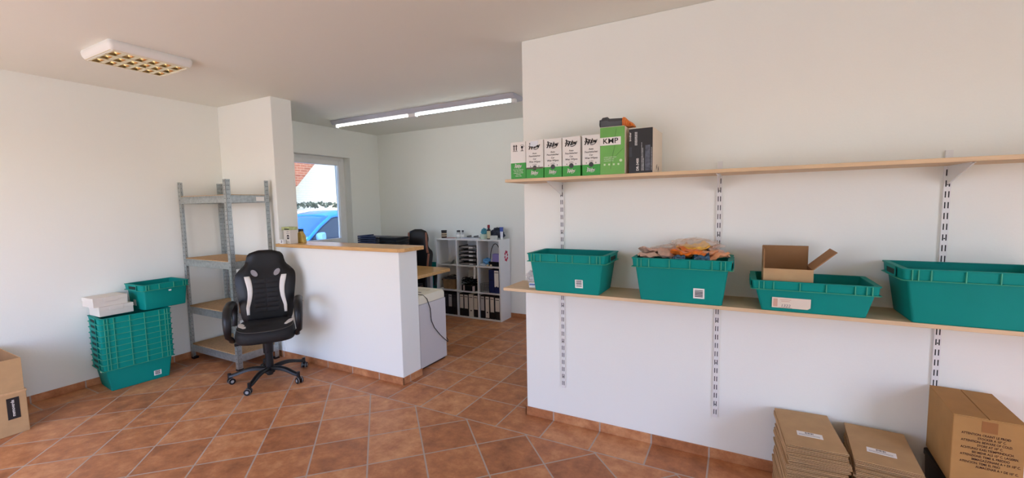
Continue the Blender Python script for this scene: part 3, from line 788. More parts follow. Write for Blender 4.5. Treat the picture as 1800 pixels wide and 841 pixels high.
# toner cartridge lying on it: grey body, orange protective cover
t = thing('toner_cartridge', 'dark grey toner cartridge with orange guard lying on the green box', 'toner cartridge', (-.632, FY+.075, SH1+.2645), 0)
b = MB(); prof = [(-.03, 0), (.03, 0), (.036, .02), (.03, .045), (.012, .058), (-.02, .06), (-.036, .04)]
b.loft([[(x, u, v*k) for u, v in prof] for x, k in ((-.082, .9), (-.075, 1.06), (-.045, 1.1), (-.035, .92), (.038, .86), (.04, .8))]); b.done('cartridge_body', mat('dark_grey_plastic', (74, 76, 80), .5), t, bevel=.002)
b = MB(); b.cyl((-.095, 0, .03), (-.08, 0, .03), .016, seg=14); b.cyl((-.09, -.02, .042), (-.08, -.02, .042), .01, seg=12); b.done('drive_gear', mat('gear_grey', (58, 60, 64), .6), t)
b = MB(); b.loft([[(x, u*1.05, v*k) for u, v in prof] for x, k in ((.041, .92), (.055, .9), (.075, .55), (.098, .3), (.104, .12))])
for i in range(5): b.box(.046+.011*i, .05+.011*i, -.042, .042, .0, .05-.008*i)
b.done('orange_guard', mat('orange_plastic', (226, 128, 46), .45), t, bevel=.0015)

t = thing('drum_unit_box', 'black printer box lettered DR-3400 beside the green toner box', 'box', (-.478, FY+.002, SH1), -.03)
b = MB(); b.box(-.066, .062, 0, .26, 0, .242); b.done('carton', CREAMP, t, bevel=.002)
b = MB(); b.box(-.066, .0605, -.0012, -.0002, .001, .240); b.done('black_front', mat('black_print', (30, 28, 30), .45), t)
yy = -.0018
text('DR-3400', .0185, PAPER, t, (-.018, yy, .012), (0, 0, 1), (-1, 0, 0), bold=.02)
text('brother', .0150, PAPER, t, (-.059, yy, .175), (0, 0, 1), (-1, 0, 0), bold=.01)
b = MB()
for x, z0, z1 in ((.003, .012, .165), (.009, .012, .135), (.013, .012, .08), (.055, .012, .135)): b.box(x-.0012, x+.0012, yy-.0003, yy+.0006, z0, z1)
b.box(-.034, -.028, yy-.0003, yy+.0006, .15, .222); b.box(-.027, -.021, yy-.0003, yy+.0006, .15, .222)
b.done('white_print', mat('dim_white_print', (176, 176, 176), .6, var=.5, vscale=140), t)
b = MB(); b.box(.022, .048, yy-.0003, yy+.0006, .012, .148); b.done('drum_picture', mat('blue_grey_print', (86, 92, 104), .6, var=.5, vscale=60), t)
b = MB(); b.box(-.0655, -.05, yy-.0002, yy+.0006, .09, .142); b.done('dark_panel', mat('slate_print', (52, 58, 66), .6), t)
b = MB()
for (y0, z0) in ((.09, .02), (.105, .028), (.14, .012), (.15, .02)): b.box(.0620, .0626, y0, y0+.006, z0, z0+.022)
b.done('side_print', INK, t)

# ================================================================== FLATTENED CARTONS AND BIG CARTON
def flat_cartons(corner, az, sx, sy, n, pitch, which, group, top_label, seed):
    """stack of flattened cartons; corner = front left floor point, az = direction of the long side"""
    rs = random.Random(seed); first = None
    L_ = Vector((math.cos(az), math.sin(az), 0)); S = Vector((math.sin(az), -math.cos(az), 0))
    for k in range(n):
        top = (k == n-1); o = n-k
        lab = top_label if top else f'flattened brown carton, {ORD[o]} from the top of the {which}'
        jx, jy, jr = rs.uniform(-.006, .006), rs.uniform(-.006, .006), rs.uniform(-.02, .02)
        if o <= 3: jx += .004; jy += .0; jr = rs.uniform(-.005, .005)
        elif o <= 6: jx -= .008; jy += .012*0
        c = Vector((corner[0], corner[1], pitch*k))+L_*(sy/2+jx)+S*(sx/2+jy)
        if first is None or top:
            t = thing('flattened_carton', lab, 'carton', c, az-PI/2+jr, group)
            wob = .0022
            for q, nm in ((0, 'lower_panel'), (1, 'upper_panel')):
                b = MB(); z0 = .0006+q*pitch*.5
                b.grid(lambda u, v: ((u-.5)*sx, (v-.5)*sy, z0+.0016+wob*.5*math.sin(3*u+2*q)*math.sin(PI*v)), 6, 6)
                b.done(nm, [CARD, CARDE], t, solid=.0024)
            b = MB(); b.box(-sx/2-.0008, -sx/2+.0025, -sy/2+.01, sy/2-.01, .0010, pitch*.5+.0032); b.done('folded_edge', CARDE, t)
            if first is None: first = t
            if top: topo = t
        else: dup(first, c, az-PI/2+jr, lab, group)
    # address label on the top sheet
    zt = pitch*.5+.0046
    b = MB(); b.box(-.052, .052, -.022, .022, zt-.0005, zt+.0008, 0)
    for i in range(9): b.box(-.018+.004*i, -.0162+.004*i+(.001 if i % 3 == 0 else 0), .004, .018, zt+.0008, zt+.0010, 1)
    for zz in (-.012, -.004): b.box(-.045, .04, zz-.0014, zz+.0008, zt+.0008, zt+.0010, 2)
    o = b.done('address_label', [PAPER, INK, GREYINK], topo); o.location = (-.005, -.065, 0); o.rotation_euler = (0, 0, -.08)
    return topo


flat_cartons((.225, 2.292), PI/2+math.radians(4), .238, .385, 33, .0118, 'left-hand floor stack', 'flattened cartons in the left stack', 'topmost flattened brown carton of the left stack, with white barcode label', 4)
flat_cartons((.484, 2.315), PI/2-math.radians(4), .232, .372, 32, .0117, 'right-hand floor stack beside the big carton', 'flattened cartons in the right stack', 'topmost flattened brown carton beside the big carton, with white barcode label', 9)
t = thing('black_plastic_tub', 'black plastic tub on the floor under the big printed carton', 'tub', (.915, 2.53, 0), 0)
b = MB(); b.loft([rr_ring(.088, .14, .02, 0), rr_ring(.098, .152, .02, .30)]); b.done('tub_body', BLACKP, t, sm=True)
b = MB(); b.loft([rr_ring(.102, .156, .02, .30), rr_ring(.102, .156, .02, .322)]); b.done('lid', BLACKP, t, sm=True)
BC = (.925, 2.535, .323); bx_, by_, bz_ = .21, .325, .306
t = thing('big_carton', 'big brown carton printed with cold storage warnings in the right corner', 'carton', BC, -.06)
b = MB(); b.box(-bx_/2, bx_/2, -by_/2, by_/2, 0, bz_-.004); b.done('carton_body', KRAFT, t, bevel=.003)
b = MB(); b.box(-bx_/2, -.0015, -by_/2, by_/2, bz_-.004, bz_); b.done('top_flap', KRAFT, t, bevel=.001)
b = MB(); b.box(.0015, bx_/2, -by_/2, by_/2, bz_-.004, bz_); b.done('top_flap', KRAFT, t, bevel=.001)
b = MB(); b.box(-.020, .026, -by_/2-.0008, -by_/2+.0004, bz_-.058, bz_-.012); b.done('tape', TAPE, t)
lines = [('ATTENTION: CRAINT LE FROID', 0, 0), ('STOCKER A 10° C.', 1, 1), ('ATTENTION: BEWARE OF COLD.', 0, 2), ('STORE AT 10° C.', 1, 3), ('ACHTUNG! KAELTEEMPFINDLICH.', 0, 4), ('BEI MEHR ALS 10° C. LAGERN.', 2, 5), ('ATTENZIONE: TEME IL FREDDO', 0, 6),
         ('IMMAGAZZINARE A + DI 10° C.', 2, 7), ('ATENCION: TEME EL FRIO', 0, 8), ('ALMACENAR A + DE 10° C.', 1, 9)]
for s_, al, i in lines:
    z = bz_-.073-.0152*i-(.003 if i % 2 else 0)*0
    text(s_, .0132, mat('brown_ink', (46, 16, 10), .8), t, ({0: -.078, 1: -.030, 2: -.044}[al], -by_/2-.0007, z), (1, 0, 0), (0, 0, 1), bold=.02, squash=.76)

# ================================================================== CARTONS AT THE LEFT EDGE
t = thing('carton', 'brown carton with black label on the floor at the left edge', 'carton', (-4.72, .775, 0), 0)
b = MB(); b.box(-.30, .30, -.30, .20, 0, .296); b.done('carton_body', CARD, t, bevel=.004)
b = MB(); b.box(-.302, .303, -.303, .203, .288, .302); b.done('top_edge', CARDE, t, bevel=.002)
b = MB(); b.box(.3002, .3012, .103, .163, .112, .262, 0); b.done('black_label', mat('black_label_print', (26, 25, 26), .5), t)
text('memoverde', .024, PAPER, t, (.302, .131, .130), (0, 0, 1), (0, -1, 0), bold=.01)
open_carton('open_carton', 'open empty brown carton standing on the labelled carton, left edge', (-4.72, .735, .302), 0, .57, .47, .225, CARD, CARDD, [])

# ================================================================== METAL SHELF UNIT
sx0, sx1, sy0, sy1, HT = -4.985, -4.150, 2.262, 2.668, 1.812
t = thing('metal_shelf_unit', 'galvanised four-tier shelf unit with chipboard boards in the left corner', 'shelf unit', (sx0, sy0, 0))
WX_, WY_ = sx1-sx0, sy1-sy0
for ix, px_ in ((1, 0), (-1, WX_)):
    for iy, py_ in ((1, 0), (-1, WY_)):
        b = MB(); th = .0022; lw = .042
        b.box(*sorted((px_, px_+ix*lw)), *sorted((py_, py_+iy*th)), 0, HT, 0)
        b.box(*sorted((px_, px_+ix*th)), *sorted((py_, py_+iy*lw)), 0, HT, 0)
        z = .03
        while z < HT-.02:
            for q in (.014, .028):
                b.box(*sorted((px_+ix*q-.0016, px_+ix*q+.0016)), *sorted((py_-iy*.0005, py_+iy*.0032)), z, z+.009, 1)
                b.box(*sorted((px_-ix*.0005, px_+ix*.0032)), *sorted((py_+iy*q-.0016, py_+iy*q+.0016)), z, z+.009, 1)
            z += .04
        b.done('post', [GALV, DARKHOLE], t)
for zt in (.155, .555, 1.045, 1.668):
    b = MB(); b.box(.008, WX_-.008, .008, WY_-.008, zt-.012, zt+.004); b.done('shelf_board', CHIP, t)
    for y0 in (.0028, WY_-.0053):
        b = MB(); b.box(.003, WX_-.003, y0, y0+.0025, zt-.072, zt-.002); b.box(.003, WX_-.003, min(y0, y0+.02), y0+.02, zt-.015, zt-.0125); b.done('beam', GALV, t)
    for x0 in (.0028, WX_-.0053):
        b = MB(); b.box(x0, x0+.0025, .003, WY_-.003, zt-.072, zt-.002); b.done('side_beam', GALV, t)
b = MB(); b.box(WX_-.0032, WX_-.0022, WY_-.13, WY_-.05, 1.61, 1.652); b.done('maker_label', PAPER, t)
for ix, px_ in ((1, 0), (-1, WX_)):
    for iy, py_ in ((1, 0), (-1, WY_)):
        b = MB(); b.box(*sorted((px_-ix*.001, px_+ix*.046)), *sorted((py_-iy*.001, py_+iy*.046)), 0, .02); b.done('foot_cap', BLACKP, t)


# ================================================================== SWIVEL CHAIRS
def cr(pts, z):
    """monotone-ish piecewise cubic through (z, value)"""
    for i in range(len(pts)-1):
        if pts[i][0] <= z <= pts[i+1][0]:
            p0 = pts[max(i-1, 0)]; p1 = pts[i]; p2 = pts[i+1]; p3 = pts[min(i+2, len(pts)-1)]
            u = (z-p1[0])/(p2[0]-p1[0])
            m1 = (p2[1]-p0[1])/(p2[0]-p0[0])*(p2[0]-p1[0]); m2 = (p3[1]-p1[1])/(p3[0]-p1[0])*(p2[0]-p1[0])
            return (2*u**3-3*u**2+1)*p1[1]+(u**3-2*u**2+u)*m1+(-2*u**3+3*u**2)*p2[1]+(u**3-u**2)*m2
    return pts[-1][1] if z > pts[-1][0] else pts[0][1]


def swivel_chair(name, label, loc, rz, accent, base_az, style=0, lift=0.0):
    t = thing(name, label, 'chair', loc, rz)
    # --- star base (world-aligned angles given in base_az)
    b = MB(); b.cyl((0, 0, .065), (0, 0, .125), .042, .038, 20); b.cyl((0, 0, .045), (0, 0, .066), .026, seg=16); b.done('base_hub', BLACKP, t, bevel=.004)
    for k in range(5):
        a = math.radians(base_az+72*k)-rz; d = Vector((math.cos(a), math.sin(a), 0)); s = Vector((-d.y, d.x, 0)); R = .315
        rings = []
        for u in [i/8 for i in range(9)]:
            r = .025+(R-.025)*u; zc = .105+.018*math.sin(PI*min(1, u*1.2))-.028*u*u; hw_ = .026-.008*u; hh = .016-.004*u
            rings.append([d*r+s*x+Vector((0, 0, zc+z)) for x, z in ((-hw_, -hh), (-hw_*.9, hh*.5), (-hw_*.45, hh), (hw_*.45, hh), (hw_*.9, hh*.5), (hw_, -hh))])
        b = MB(); b.loft(rings); b.cyl(d*R+Vector((0, 0, .055)), d*R+Vector((0, 0, .10)), .014, seg=12); leg = b.done('base_leg', BLACKP, t, sm=True, ang=50)
        ca = a+.6+k*1.1; cd = Vector((math.cos(ca), math.sin(ca), 0)); cs = Vector((-cd.y, cd.x, 0)); cc = d*R-cd*.012+Vector((0, 0, .027))
        b = MB()
        for q in (-1, 1): b.cyl(cc+cs*q*.008, cc+cs*q*.024, .0265, seg=20, mi=0); b.cyl(cc+cs*q*.0235, cc+cs*q*.0252, .013, seg=16, mi=1)
        for q in (-1, 1):
            b.tube([cc+cs*q*.0155+Vector((0, 0, .0))+(cd*math.cos(w_)+Vector((0, 0, math.sin(w_))))*.0245 for w_ in [2*PI*i/20 for i in range(20)]], .003, 6, mi=1, loop=True)
        b.loft([[cc+cd*(.03*math.cos(w_))+Vector((0, 0, .031*math.sin(w_)))+cs*q for w_ in [PI*.05+PI*.75*i/8 for i in range(9)]] for q in (-.010, .010)], closed=False, cap=False, mi=0)
        b.cyl(cc+cd*.012+Vector((0, 0, .01)), d*R+Vector((0, 0, .062)), .012, seg=10, mi=0)
        b.done('castor', [BLACKP, GREYP], leg)
    b = MB(); b.cyl((0, 0, .12), (0, 0, .27), .034, .032, 18); b.cyl((0, 0, .25), (0, 0, .37+lift), .041, .044, 18); b.done('gas_lift', BLACKP, t, bevel=.004)
    b = MB(); b.box(-.12, .10, -.08, .08, .36+lift, .40+lift); b.tube([(.02, -.06, .385+lift), (.03, -.17, .375+lift), (.03, -.22, .365+lift)], .008, 8); b.cyl((.03, -.20, .366+lift), (.03, -.25, .362+lift), .014, seg=10); b.done('tilt_mechanism', BLACKP, t, bevel=.006)
    # --- seat
    zS = lift

    def seat_ring(k, z, dz=.0):
        out = []
        for i in range(36):
            a = 2*PI*i/36; c_, s_ = math.cos(a), math.sin(a); p = 2/3.4
            x = abs(c_)**p*(1 if c_ >= 0 else -1)*.245; y = abs(s_)**p*(1 if s_ >= 0 else -1)*(.225+.02*(x/.245))
            zz = z-.012*max(0, x/.245)**2*(1 if z > .48 else .3)+.014*(abs(y)/.24)**2*(1 if z > .5 else 0)
            out.append((.03+x*k, y*k, zz+zS))
        return out
    b = MB(); b.loft([seat_ring(.80, .402), seat_ring(.95, .408), seat_ring(1.0, .432), seat_ring(1.0, .470), seat_ring(.975, .496), seat_ring(.92, .512), seat_ring(.8, .519), seat_ring(.5, .520), seat_ring(.2, .519)])
    seat = b.done('seat', BLACKM, t, sm=True, ang=80)
    b = MB(); b.tube([Vector(p)+Vector((0, 0, .004)) for p in seat_ring(.93, .511)], .003, 6, loop=True); b.done('seat_piping', mat('grey_piping', (70, 66, 62), .6), seat)
    for s in (-1, 1):
        b = MB()
        pts = [(.155, s*.165), (.10, s*.205), (.03, s*.215), (-.015, s*.205), (.01, s*.178), (.09, s*.150), (.145, s*.145)]
        b.prism(pts, lambda u, v, w_: (u, v, w_+.5215+zS-.012*max(0, (u-.03)/.245)**2+.014*(abs(v)/.24)**2), 0, .004); b.done('seat_patch', accent, seat, bevel=.0015)
    # --- backrest
    HWp = [(.50, .19), (.55, .208), (.68, .222), (.80, .238), (.88, .245), (.94, .240), (.985, .205), (1.02, .170), (1.06, .156), (1.10, .147), (1.13, .120), (1.145, .070)]
    if style: HWp = [(.50, .20), (.6, .215), (.75, .215), (.88, .225), (.95, .215), (1.0, .165), (1.05, .150), (1.12, .155), (1.19, .140), (1.228, .115), (1.25, .06)]
    z0, z1 = HWp[0][0], HWp[-1][0]
    xb = lambda z: -.185-.13*(z-.5)+.05*math.sin(PI*min(1, max(0, (z-.5)/.5)))*.5
    thk = lambda z: .052-.012*((z-.5)/.65)
    dep = lambda z, y: xb(z)+thk(z)*.62+.022*abs(y/max(.05, cr(HWp, z)))**2.5*(1 if z < 1.0 else max(0, 1-(z-1.0)/.06))

    def brow(z, k=1.0, tk=1.0):
        hw_ = cr(HWp, z)*k; t_ = thk(z)*tk; out = []
        for i in range(11):
            y = hw_*(-1+2*i/10); e = 1-abs(y/hw_)**6*.8
            out.append((xb(z)+(dep(z, y)-xb(z))*e*tk, y, z+zS))
        for i in range(9):
            y = hw_*(.92-1.84*i/8); e = 1-abs(y/hw_)**5*.7
            out.append((xb(z)-t_*.75*e, y, z+zS))
        return out
    zs = [z0+(z1-z0)*i/34 for i in range(35)]
    b = MB(); b.loft([brow(z0-.006, .8, .5)]+[brow(z, 1, (.75 if z in (zs[0], zs[-1]) else 1)) for z in zs]+[brow(z1+.004, .8, .5)])
    back = b.done('backrest', BLACKL, t, sm=True, ang=80)
    surf = lambda y, z, e: (dep(z, y)+e, y, z+zS)
    zc = .945 if not style else 1.10
    if not style:
        for s in (-1, 1):
            b = MB(); n = 18; el = []
            for i in range(n):
                a = 2*PI*i/n; u, v = .033*math.cos(a), .036*math.sin(a); y = s*.092+u*.9+v*s*.35; el.append((y, zc+v))
            b.tube([surf(y, z, .002) for y, z in el], .005, 6, loop=True, mi=0)
            b.prism(el, lambda u, v, w_: surf(u, v, w_), .0, .0025, mi=1); b.done('belt_opening', [BLACKP, GREYMESH], back)
        for s in (-1, 1):
            b = MB(); b.grid(lambda u, v: surf(s*(.150-.022*math.sin(PI*min(1, (1-v)*1.25))+.012*(v > .8)*0+(u-.5)*(.022+.030*v-.03*max(0, v-.9)*3)), .575+.345*v, .0035), 3, 16); b.done('stripe', accent, back, sm=True, solid=.004)
        b = MB()
        b.grid(lambda u, v: surf((u-.5)*.20*(1+.1*v), .585+.31*v, .001+.007*abs(math.sin(v*PI*7))**.5*(abs(math.sin(u*PI*2)))**.35), 24, 56); b.done('quilted_panel', BLACKM, back, sm=True)
    else:
        for s in (-1, 1):
            b = MB(); b.grid(lambda u, v: surf(s*(.125+.035*(1-v)**2+(u-.5)*(.036-.012*v)), .93+.28*v, .004), 3, 12); b.done('stripe', accent, back, sm=True, solid=.004)
            b = MB(); b.grid(lambda u, v: surf(s*(.155+.02*v+(u-.5)*.028), .62+.30*v, .004), 3, 12); b.done('stripe', accent, back, sm=True, solid=.004)
    # --- looped arms
    for s in (-1, 1):
        pth = [(.13, .42), (.195, .445), (.235, .51), (.24, .585), (.215, .65), (.15, .698), (.06, .712), (-.03, .716), (-.11, .70), (-.165, .655), (-.185, .60), (-.175, .54), (-.15, .49)]
        fine = []
        for i in range(len(pth)-1):
            for q in range(3):
                u = q/3; p0 = pth[max(i-1, 0)]; p1 = pth[i]; p2 = pth[i+1]; p3 = pth[min(i+2, len(pth)-1)]
                fine.append(tuple(.5*((2*p1[j])+(-p0[j]+p2[j])*u+(2*p0[j]-5*p1[j]+4*p2[j]-p3[j])*u*u+(-p0[j]+3*p1[j]-3*p2[j]+p3[j])*u**3) for j in (0, 1)))
        fine.append(pth[-1]); n = len(fine)
        wd = [.022+.015*math.sin(PI*min(1, max(0, (i/n-.1)/.75))) for i in range(n)]; tk = [.014+.014*math.exp(-((i/n-.42)/.2)**2) for i in range(n)]
        b = MB(); b.tube([(x, s*(.262-.02*(z < .47)), z+zS) for x, z in fine], wd, 10, ry=tk, up=(0, 1, 0)); arm = b.done('armrest', BLACKP, t, sm=True, ang=60)
        b = MB(); b.cyl((-.165, s*.275, .655+zS), (-.165, s*.298, .655+zS), .007, seg=8); b.done('bolt', CHROME, arm)
    return t


swivel_chair('gaming_chair', 'black and white gaming swivel chair in front of the low counter wall', (-3.705, 2.285, 0), math.radians(-36.5), WHITEL, 227)
swivel_chair('gaming_chair', 'black and brown gaming chair behind the office desk', (-3.85, 4.39, 0), math.radians(-70), BROWNL, 20, style=1, lift=-.045)

# ================================================================== OFFICE: DESK, SHREDDER
t = thing('office_desk', 'beech office desk behind the low counter wall', 'desk', (-4.1, 3.7, 0))
b = MB(); b.prism([(-.90, -.72), (.86, -.72), (.90, -.68), (.90, .655), (.85, .705), (-.90, .705)], lambda u, v, w_: (u, v, w_), .703, .74); b.done('desk_top', BEECH, t, bevel=.004)
for x in (-.84, .70):
    for y in (-.62, .50): b = MB(); b.box(x-.025, x+.025, y-.025, y+.025, 0, .703); b.done('leg', GREYP, t)
b = MB(); b.box(-.82, .70, -.60, -.58, .35, .70); b.done('modesty_panel', GREYP, t)
t = thing('paper_shredder', 'grey paper shredder cabinet with cream head beside the counter end', 'shredder', (-2.765, 3.225, 0))
b = MB(); b.box(-.18, .18, -.2, .2, .015, .618); b.done('cabinet', SHREDG, t, bevel=.006)
b = MB()
b.loft([rr_ring(.18, .2, .03, .622), rr_ring(.18, .2, .03, .675), rr_ring(.168, .188, .03, .698), rr_ring(.14, .16, .03, .706), rr_ring(.09, .10, .02, .706), rr_ring(.08, .09, .02, .690)]); b.done('shredder_head', SHREDC, t, sm=True)
b = MB(); b.box(-.05, .05, -.008, .008, .689, .6915); b.done('feed_slot', DARKHOLE, t)
b = MB(); b.box(-.165, .165, -.185, .185, 0, .016); b.done('plinth', BLACKP, t)
b = MB(); P0 = [(-2.74, 3.02, .745), (-2.66, 3.06, .715), (-2.60, 3.10, .70), (-2.577, 3.13, .66), (-2.574, 3.17, .56), (-2.574, 3.18, .44), (-2.572, 3.22, .36), (-2.570, 3.30, .27), (-2.568, 3.37, .205), (-2.568, 3.42, .165), (-2.58, 3.44, .17), (-2.62, 3.46, .20)]
b.tube(P0, .0042, 6); tag(b.done('power_cord', BLACKP, sm=True), 'thin black cord hanging over the front of the grey shredder', 'cord')
# letter trays on the far end of the desk
t = thing('letter_tray_stack', 'stack of dark blue and black letter trays on the office desk', 'letter trays', (-4.10, 4.14, .74), .0)
b = MB(); b.box(-.30, .0, -.14, .14, 0, .26); b.done('drawer_housing', BLACKP, t, bevel=.006)
for k in range(6):
    z = .27+.026*k
    b = MB(); b.box(-.30, .02, -.15, .13, z, z+.003); b.box(-.30, .02, -.15, -.147, z, z+.02); b.box(-.30, -.297, -.15, .13, z, z+.02); b.done('tray', NAVY, t)
for k in range(4):
    z = .27+.034*k
    b = MB(); b.box(.03, .32, -.10, .14, z, z+.03); b.done('tray', BLACKP, t, bevel=.004)
b = MB(); b.box(.0, .33, -.12, .16, 0, .268); b.done('drawer_housing', BLACKP, t, bevel=.006)
# monitor by the window
t = thing('computer_monitor', 'dark flat monitor seen from behind on the desk by the window', 'monitor', (-4.60, 3.20, .74), 0)
b = MB(); b.box(-.20, .20, -.014, .014, .20, .556); b.done('screen', mat('dark_blue_grey_plastic', (44, 54, 70), .4), t, bevel=.006)
b = MB(); b.box(-.025, .025, .012, .03, .02, .32); b.done('stand', BLACKP, t)
b = MB(); b.box(-.11, .11, -.06, .10, 0, .016); b.done('foot', BLACKP, t, bevel=.006)

# ---------------------------------------------------------------- small things on the counter top
ZT = CZ+.032
t = thing('small_lamp_box', 'white box with black round print on the counter top by pillar', 'box', (-3.990, 2.765, ZT), -.12)
b = MB(); b.box(-.062, .06, -.04, .04, 0, .135); b.done('carton', mat('greyish_white_carton', (214, 208, 196), .7), t, bevel=.002)
b = MB()
for s in (1, -1): b.prism([(.022*math.cos(a), s*(.004+.018*math.sin(a))) for a in [PI*i/10 for i in range(11)]], lambda u, v, w_: (.024+u, w_, .066+v), -.0412, -.0400)
b.done('round_print', INK, t)
b = MB(); b.box(-.004, .052, -.0412, -.04, .100, .104); b.box(-.002, .05, -.0412, -.04, .014, .018); b.box(.002, .048, -.0412, -.04, .118, .122); b.done('print_lines', GREYINK, t)
t = thing('green_leaflet_pack', 'flat pale green pack lying on the white box by the pillar', 'pack', (-3.998, 2.765, ZT+.1352), -.05)
b = MB(); b.box(-.07, .06, -.045, .045, 0, .03); b.done('pack', mat('pale_green_pack', (176, 186, 128), .6, var=.25, vscale=30), t, bevel=.003)
b = MB(); b.box(-.02, .058, -.0462, -.0448, .002, .016); b.done('dark_print', mat('dark_green_print', (70, 78, 48), .6), t)
t = thing('small_white_cube', 'tiny white cube with black mark at the counter top front', 'box', (-4.018, 2.697, ZT), .1)
b = MB(); b.box(-.026, .026, -.02, .02, 0, .042); b.done('cube', WHITEP, t, bevel=.003)
text('3', .034, INK, t, (.006, -.0212, .022), (1, 0, 0), (0, 0, 1), align='CENTER', bold=.03)
t = thing('yellow_sponge', 'yellow wedge-shaped pack beside the white box on the counter', 'pack', (-3.955, 2.865, ZT), .2)
b = MB(); b.prism([(-.035, 0), (.035, 0), (.028, .07), (-.005, .115), (-.03, .10)], lambda u, v, w_: (u, w_, v), -.025, .025); b.done('pack', mat('yellow_pack', (206, 176, 92), .6, var=.15, vscale=30), t, bevel=.004)

# ================================================================== CUBE SHELF WITH ITS CONTENTS
KX0, KX1, KY0, KY1 = -3.735, -2.705, 4.762, 5.034
KW = mat('white_laminate', (226, 226, 222), .5)
t = thing('cube_shelf', 'white nine-compartment cube shelf against the office back wall', 'shelf unit', (KX0, KY0, 0))
W_, D_ = KX1-KX0, KY1-KY0; tp = .018
cols = [0, .338, .676, W_-tp]; rows = [0, .352, .705, 1.058]
for x in cols: b = MB(); b.box(x, x+tp, 0, D_, .0, 1.076); b.done('upright_panel', KW, t, bevel=.001)
for z in rows:
    for i in range(3): b = MB(); b.box(cols[i]+tp, cols[i+1], .002, D_-.006, z, z+tp); b.done('shelf_panel', KW, t)
b = MB(); b.box(tp, W_-tp, D_-.006, D_, 0, 1.076); b.done('back_panel', KW, t)
b = MB()   # flower sticker on the side: eight petals
for k in range(8):
    a = 2*PI*k/8+.2; c = Vector((W_+.0006, .165+.036*math.cos(a), .852+.056*math.sin(a)))
    b.prism([(.0165*math.cos(q), .021*math.sin(q)) for q in [2*PI*i/12 for i in range(12)]], lambda u, v, w_: c+Vector((w_, u*math.sin(a)+v*math.cos(a)*.75, -u*math.cos(a)+v*math.sin(a))), 0, .0012)
b.done('flower_sticker', mat('crimson_sticker', (186, 36, 72), .6), t)


def cell(i, j): return KX0+cols[i]+tp, KX0+cols[i+1], rows[j]+tp, rows[j+1]


# binders
def binder(label, x, z, wd, h, spine, lab, lh, lz, tilt=0.0, group=None, hole=True, yo=.02):
    t = thing('ring_binder', label, 'binder', (x, KY0+yo, z), 0, group)
    b = MB(); b.box(-wd/2, wd/2, 0, .235, 0, h); b.done('cover', spine, t, bevel=.003)
    b = MB(); b.box(-wd/2+.007, wd/2-.007, -.0012, .0004, lz, lz+lh); b.done('spine_label', lab, t)
    if hole:
        b = MB(); b.cyl((0, -.0018, .085), (0, .0004, .085), .010, seg=14); b.done('finger_hole', DARKHOLE, t)
    b = MB(); b.box(-wd/2+.012, wd/2-.012, -.002, -.001, lz+lh-.03, lz+lh-.022); b.done('label_print', INK, t)
    return t


BBLK = mat('black_binder', (24, 24, 26), .5); LB = mat('binder_label', (226, 220, 208), .75); LB2 = mat('binder_label_grey', (196, 194, 192), .75)
NB = 'ring binders in the bottom row of the cube shelf'
x0, x1, z0, z1 = cell(0, 0)
for q, (dx, l_) in enumerate(((.045, 'leftmost'), (.118, 'second'), (.191, 'third'), (.264, 'fourth'))): binder(f'black binder, {l_} in the bottom left compartment of the cube shelf', x0+dx, z0, .068, .305, BBLK, LB2 if q == 2 else mat('dark_grey_label', (58, 56, 58), .7), .17, .11, group=NB)
x0, x1, z0, z1 = cell(1, 0)
for q, (dx, wd, sp_, lh, lz, l_) in enumerate(((.044, .07, BBLK, .19, .105, 'leftmost'), (.118, .07, BBLK, .19, .105, 'second'), (.196, .072, LB, .285, .008, 'white third'), (.272, .07, BBLK, .19, .105, 'rightmost'))):
    binder(f'binder, {l_} in the bottom middle compartment of the cube shelf', x0+dx, z0, wd, .308, sp_, LB, lh, lz, group=NB)
x0, x1, z0, z1 = cell(2, 0)
for q, (dx, wd, lh, lz, l_) in enumerate(((.042, .066, .19, .105, 'leftmost'), (.116, .068, .285, .012, 'second, long-labelled'), (.190, .068, .2, .095, 'third'), (.27, .075, .18, .11, 'rightmost'))):
    binder(f'black binder, {l_} in the bottom right compartment of the cube shelf', x0+dx, z0, wd, .308, BBLK, LB if q else LB2, lh, lz, group=NB)
# middle row
x0, x1, z0, z1 = cell(2, 1)
DBL = mat('dark_blue_binder', (22, 34, 84), .45)
binder('dark blue binder without label in the right middle compartment', x0+.185, z0, .075, .308, DBL, DBL, .1, .1, hole=False)
binder('dark blue binder with white label in the right middle compartment', x0+.265, z0, .078, .308, DBL, PAPER, .215, .085)
t = thing('wire_basket', 'small grey wire mesh basket in the right middle compartment', 'basket', (x0+.075, KY0+.07, z0))
b = MB()
for k in range(6):
    u = -.05+.02*k; b.tube([(u, -.05, 0), (u, -.055, .115)], .0018, 5); b.tube([(u, .05, 0), (u, .055, .115)], .0018, 5); b.tube([(-.055, u, 0), (-.06, u, .115)], .0018, 5); b.tube([(.055, u, 0), (.06, u, .115)], .0018, 5)
    z = .002+.022*k; e = .055+.001*k; b.tube([(-e, -e, z), (e, -e, z), (e, e, z), (-e, e, z), (-e, -e, z)], .0018, 5)
b.done('mesh', mat('grey_wire', (120, 122, 122), .5, .5), t)
x0, x1, z0, z1 = cell(1, 1)


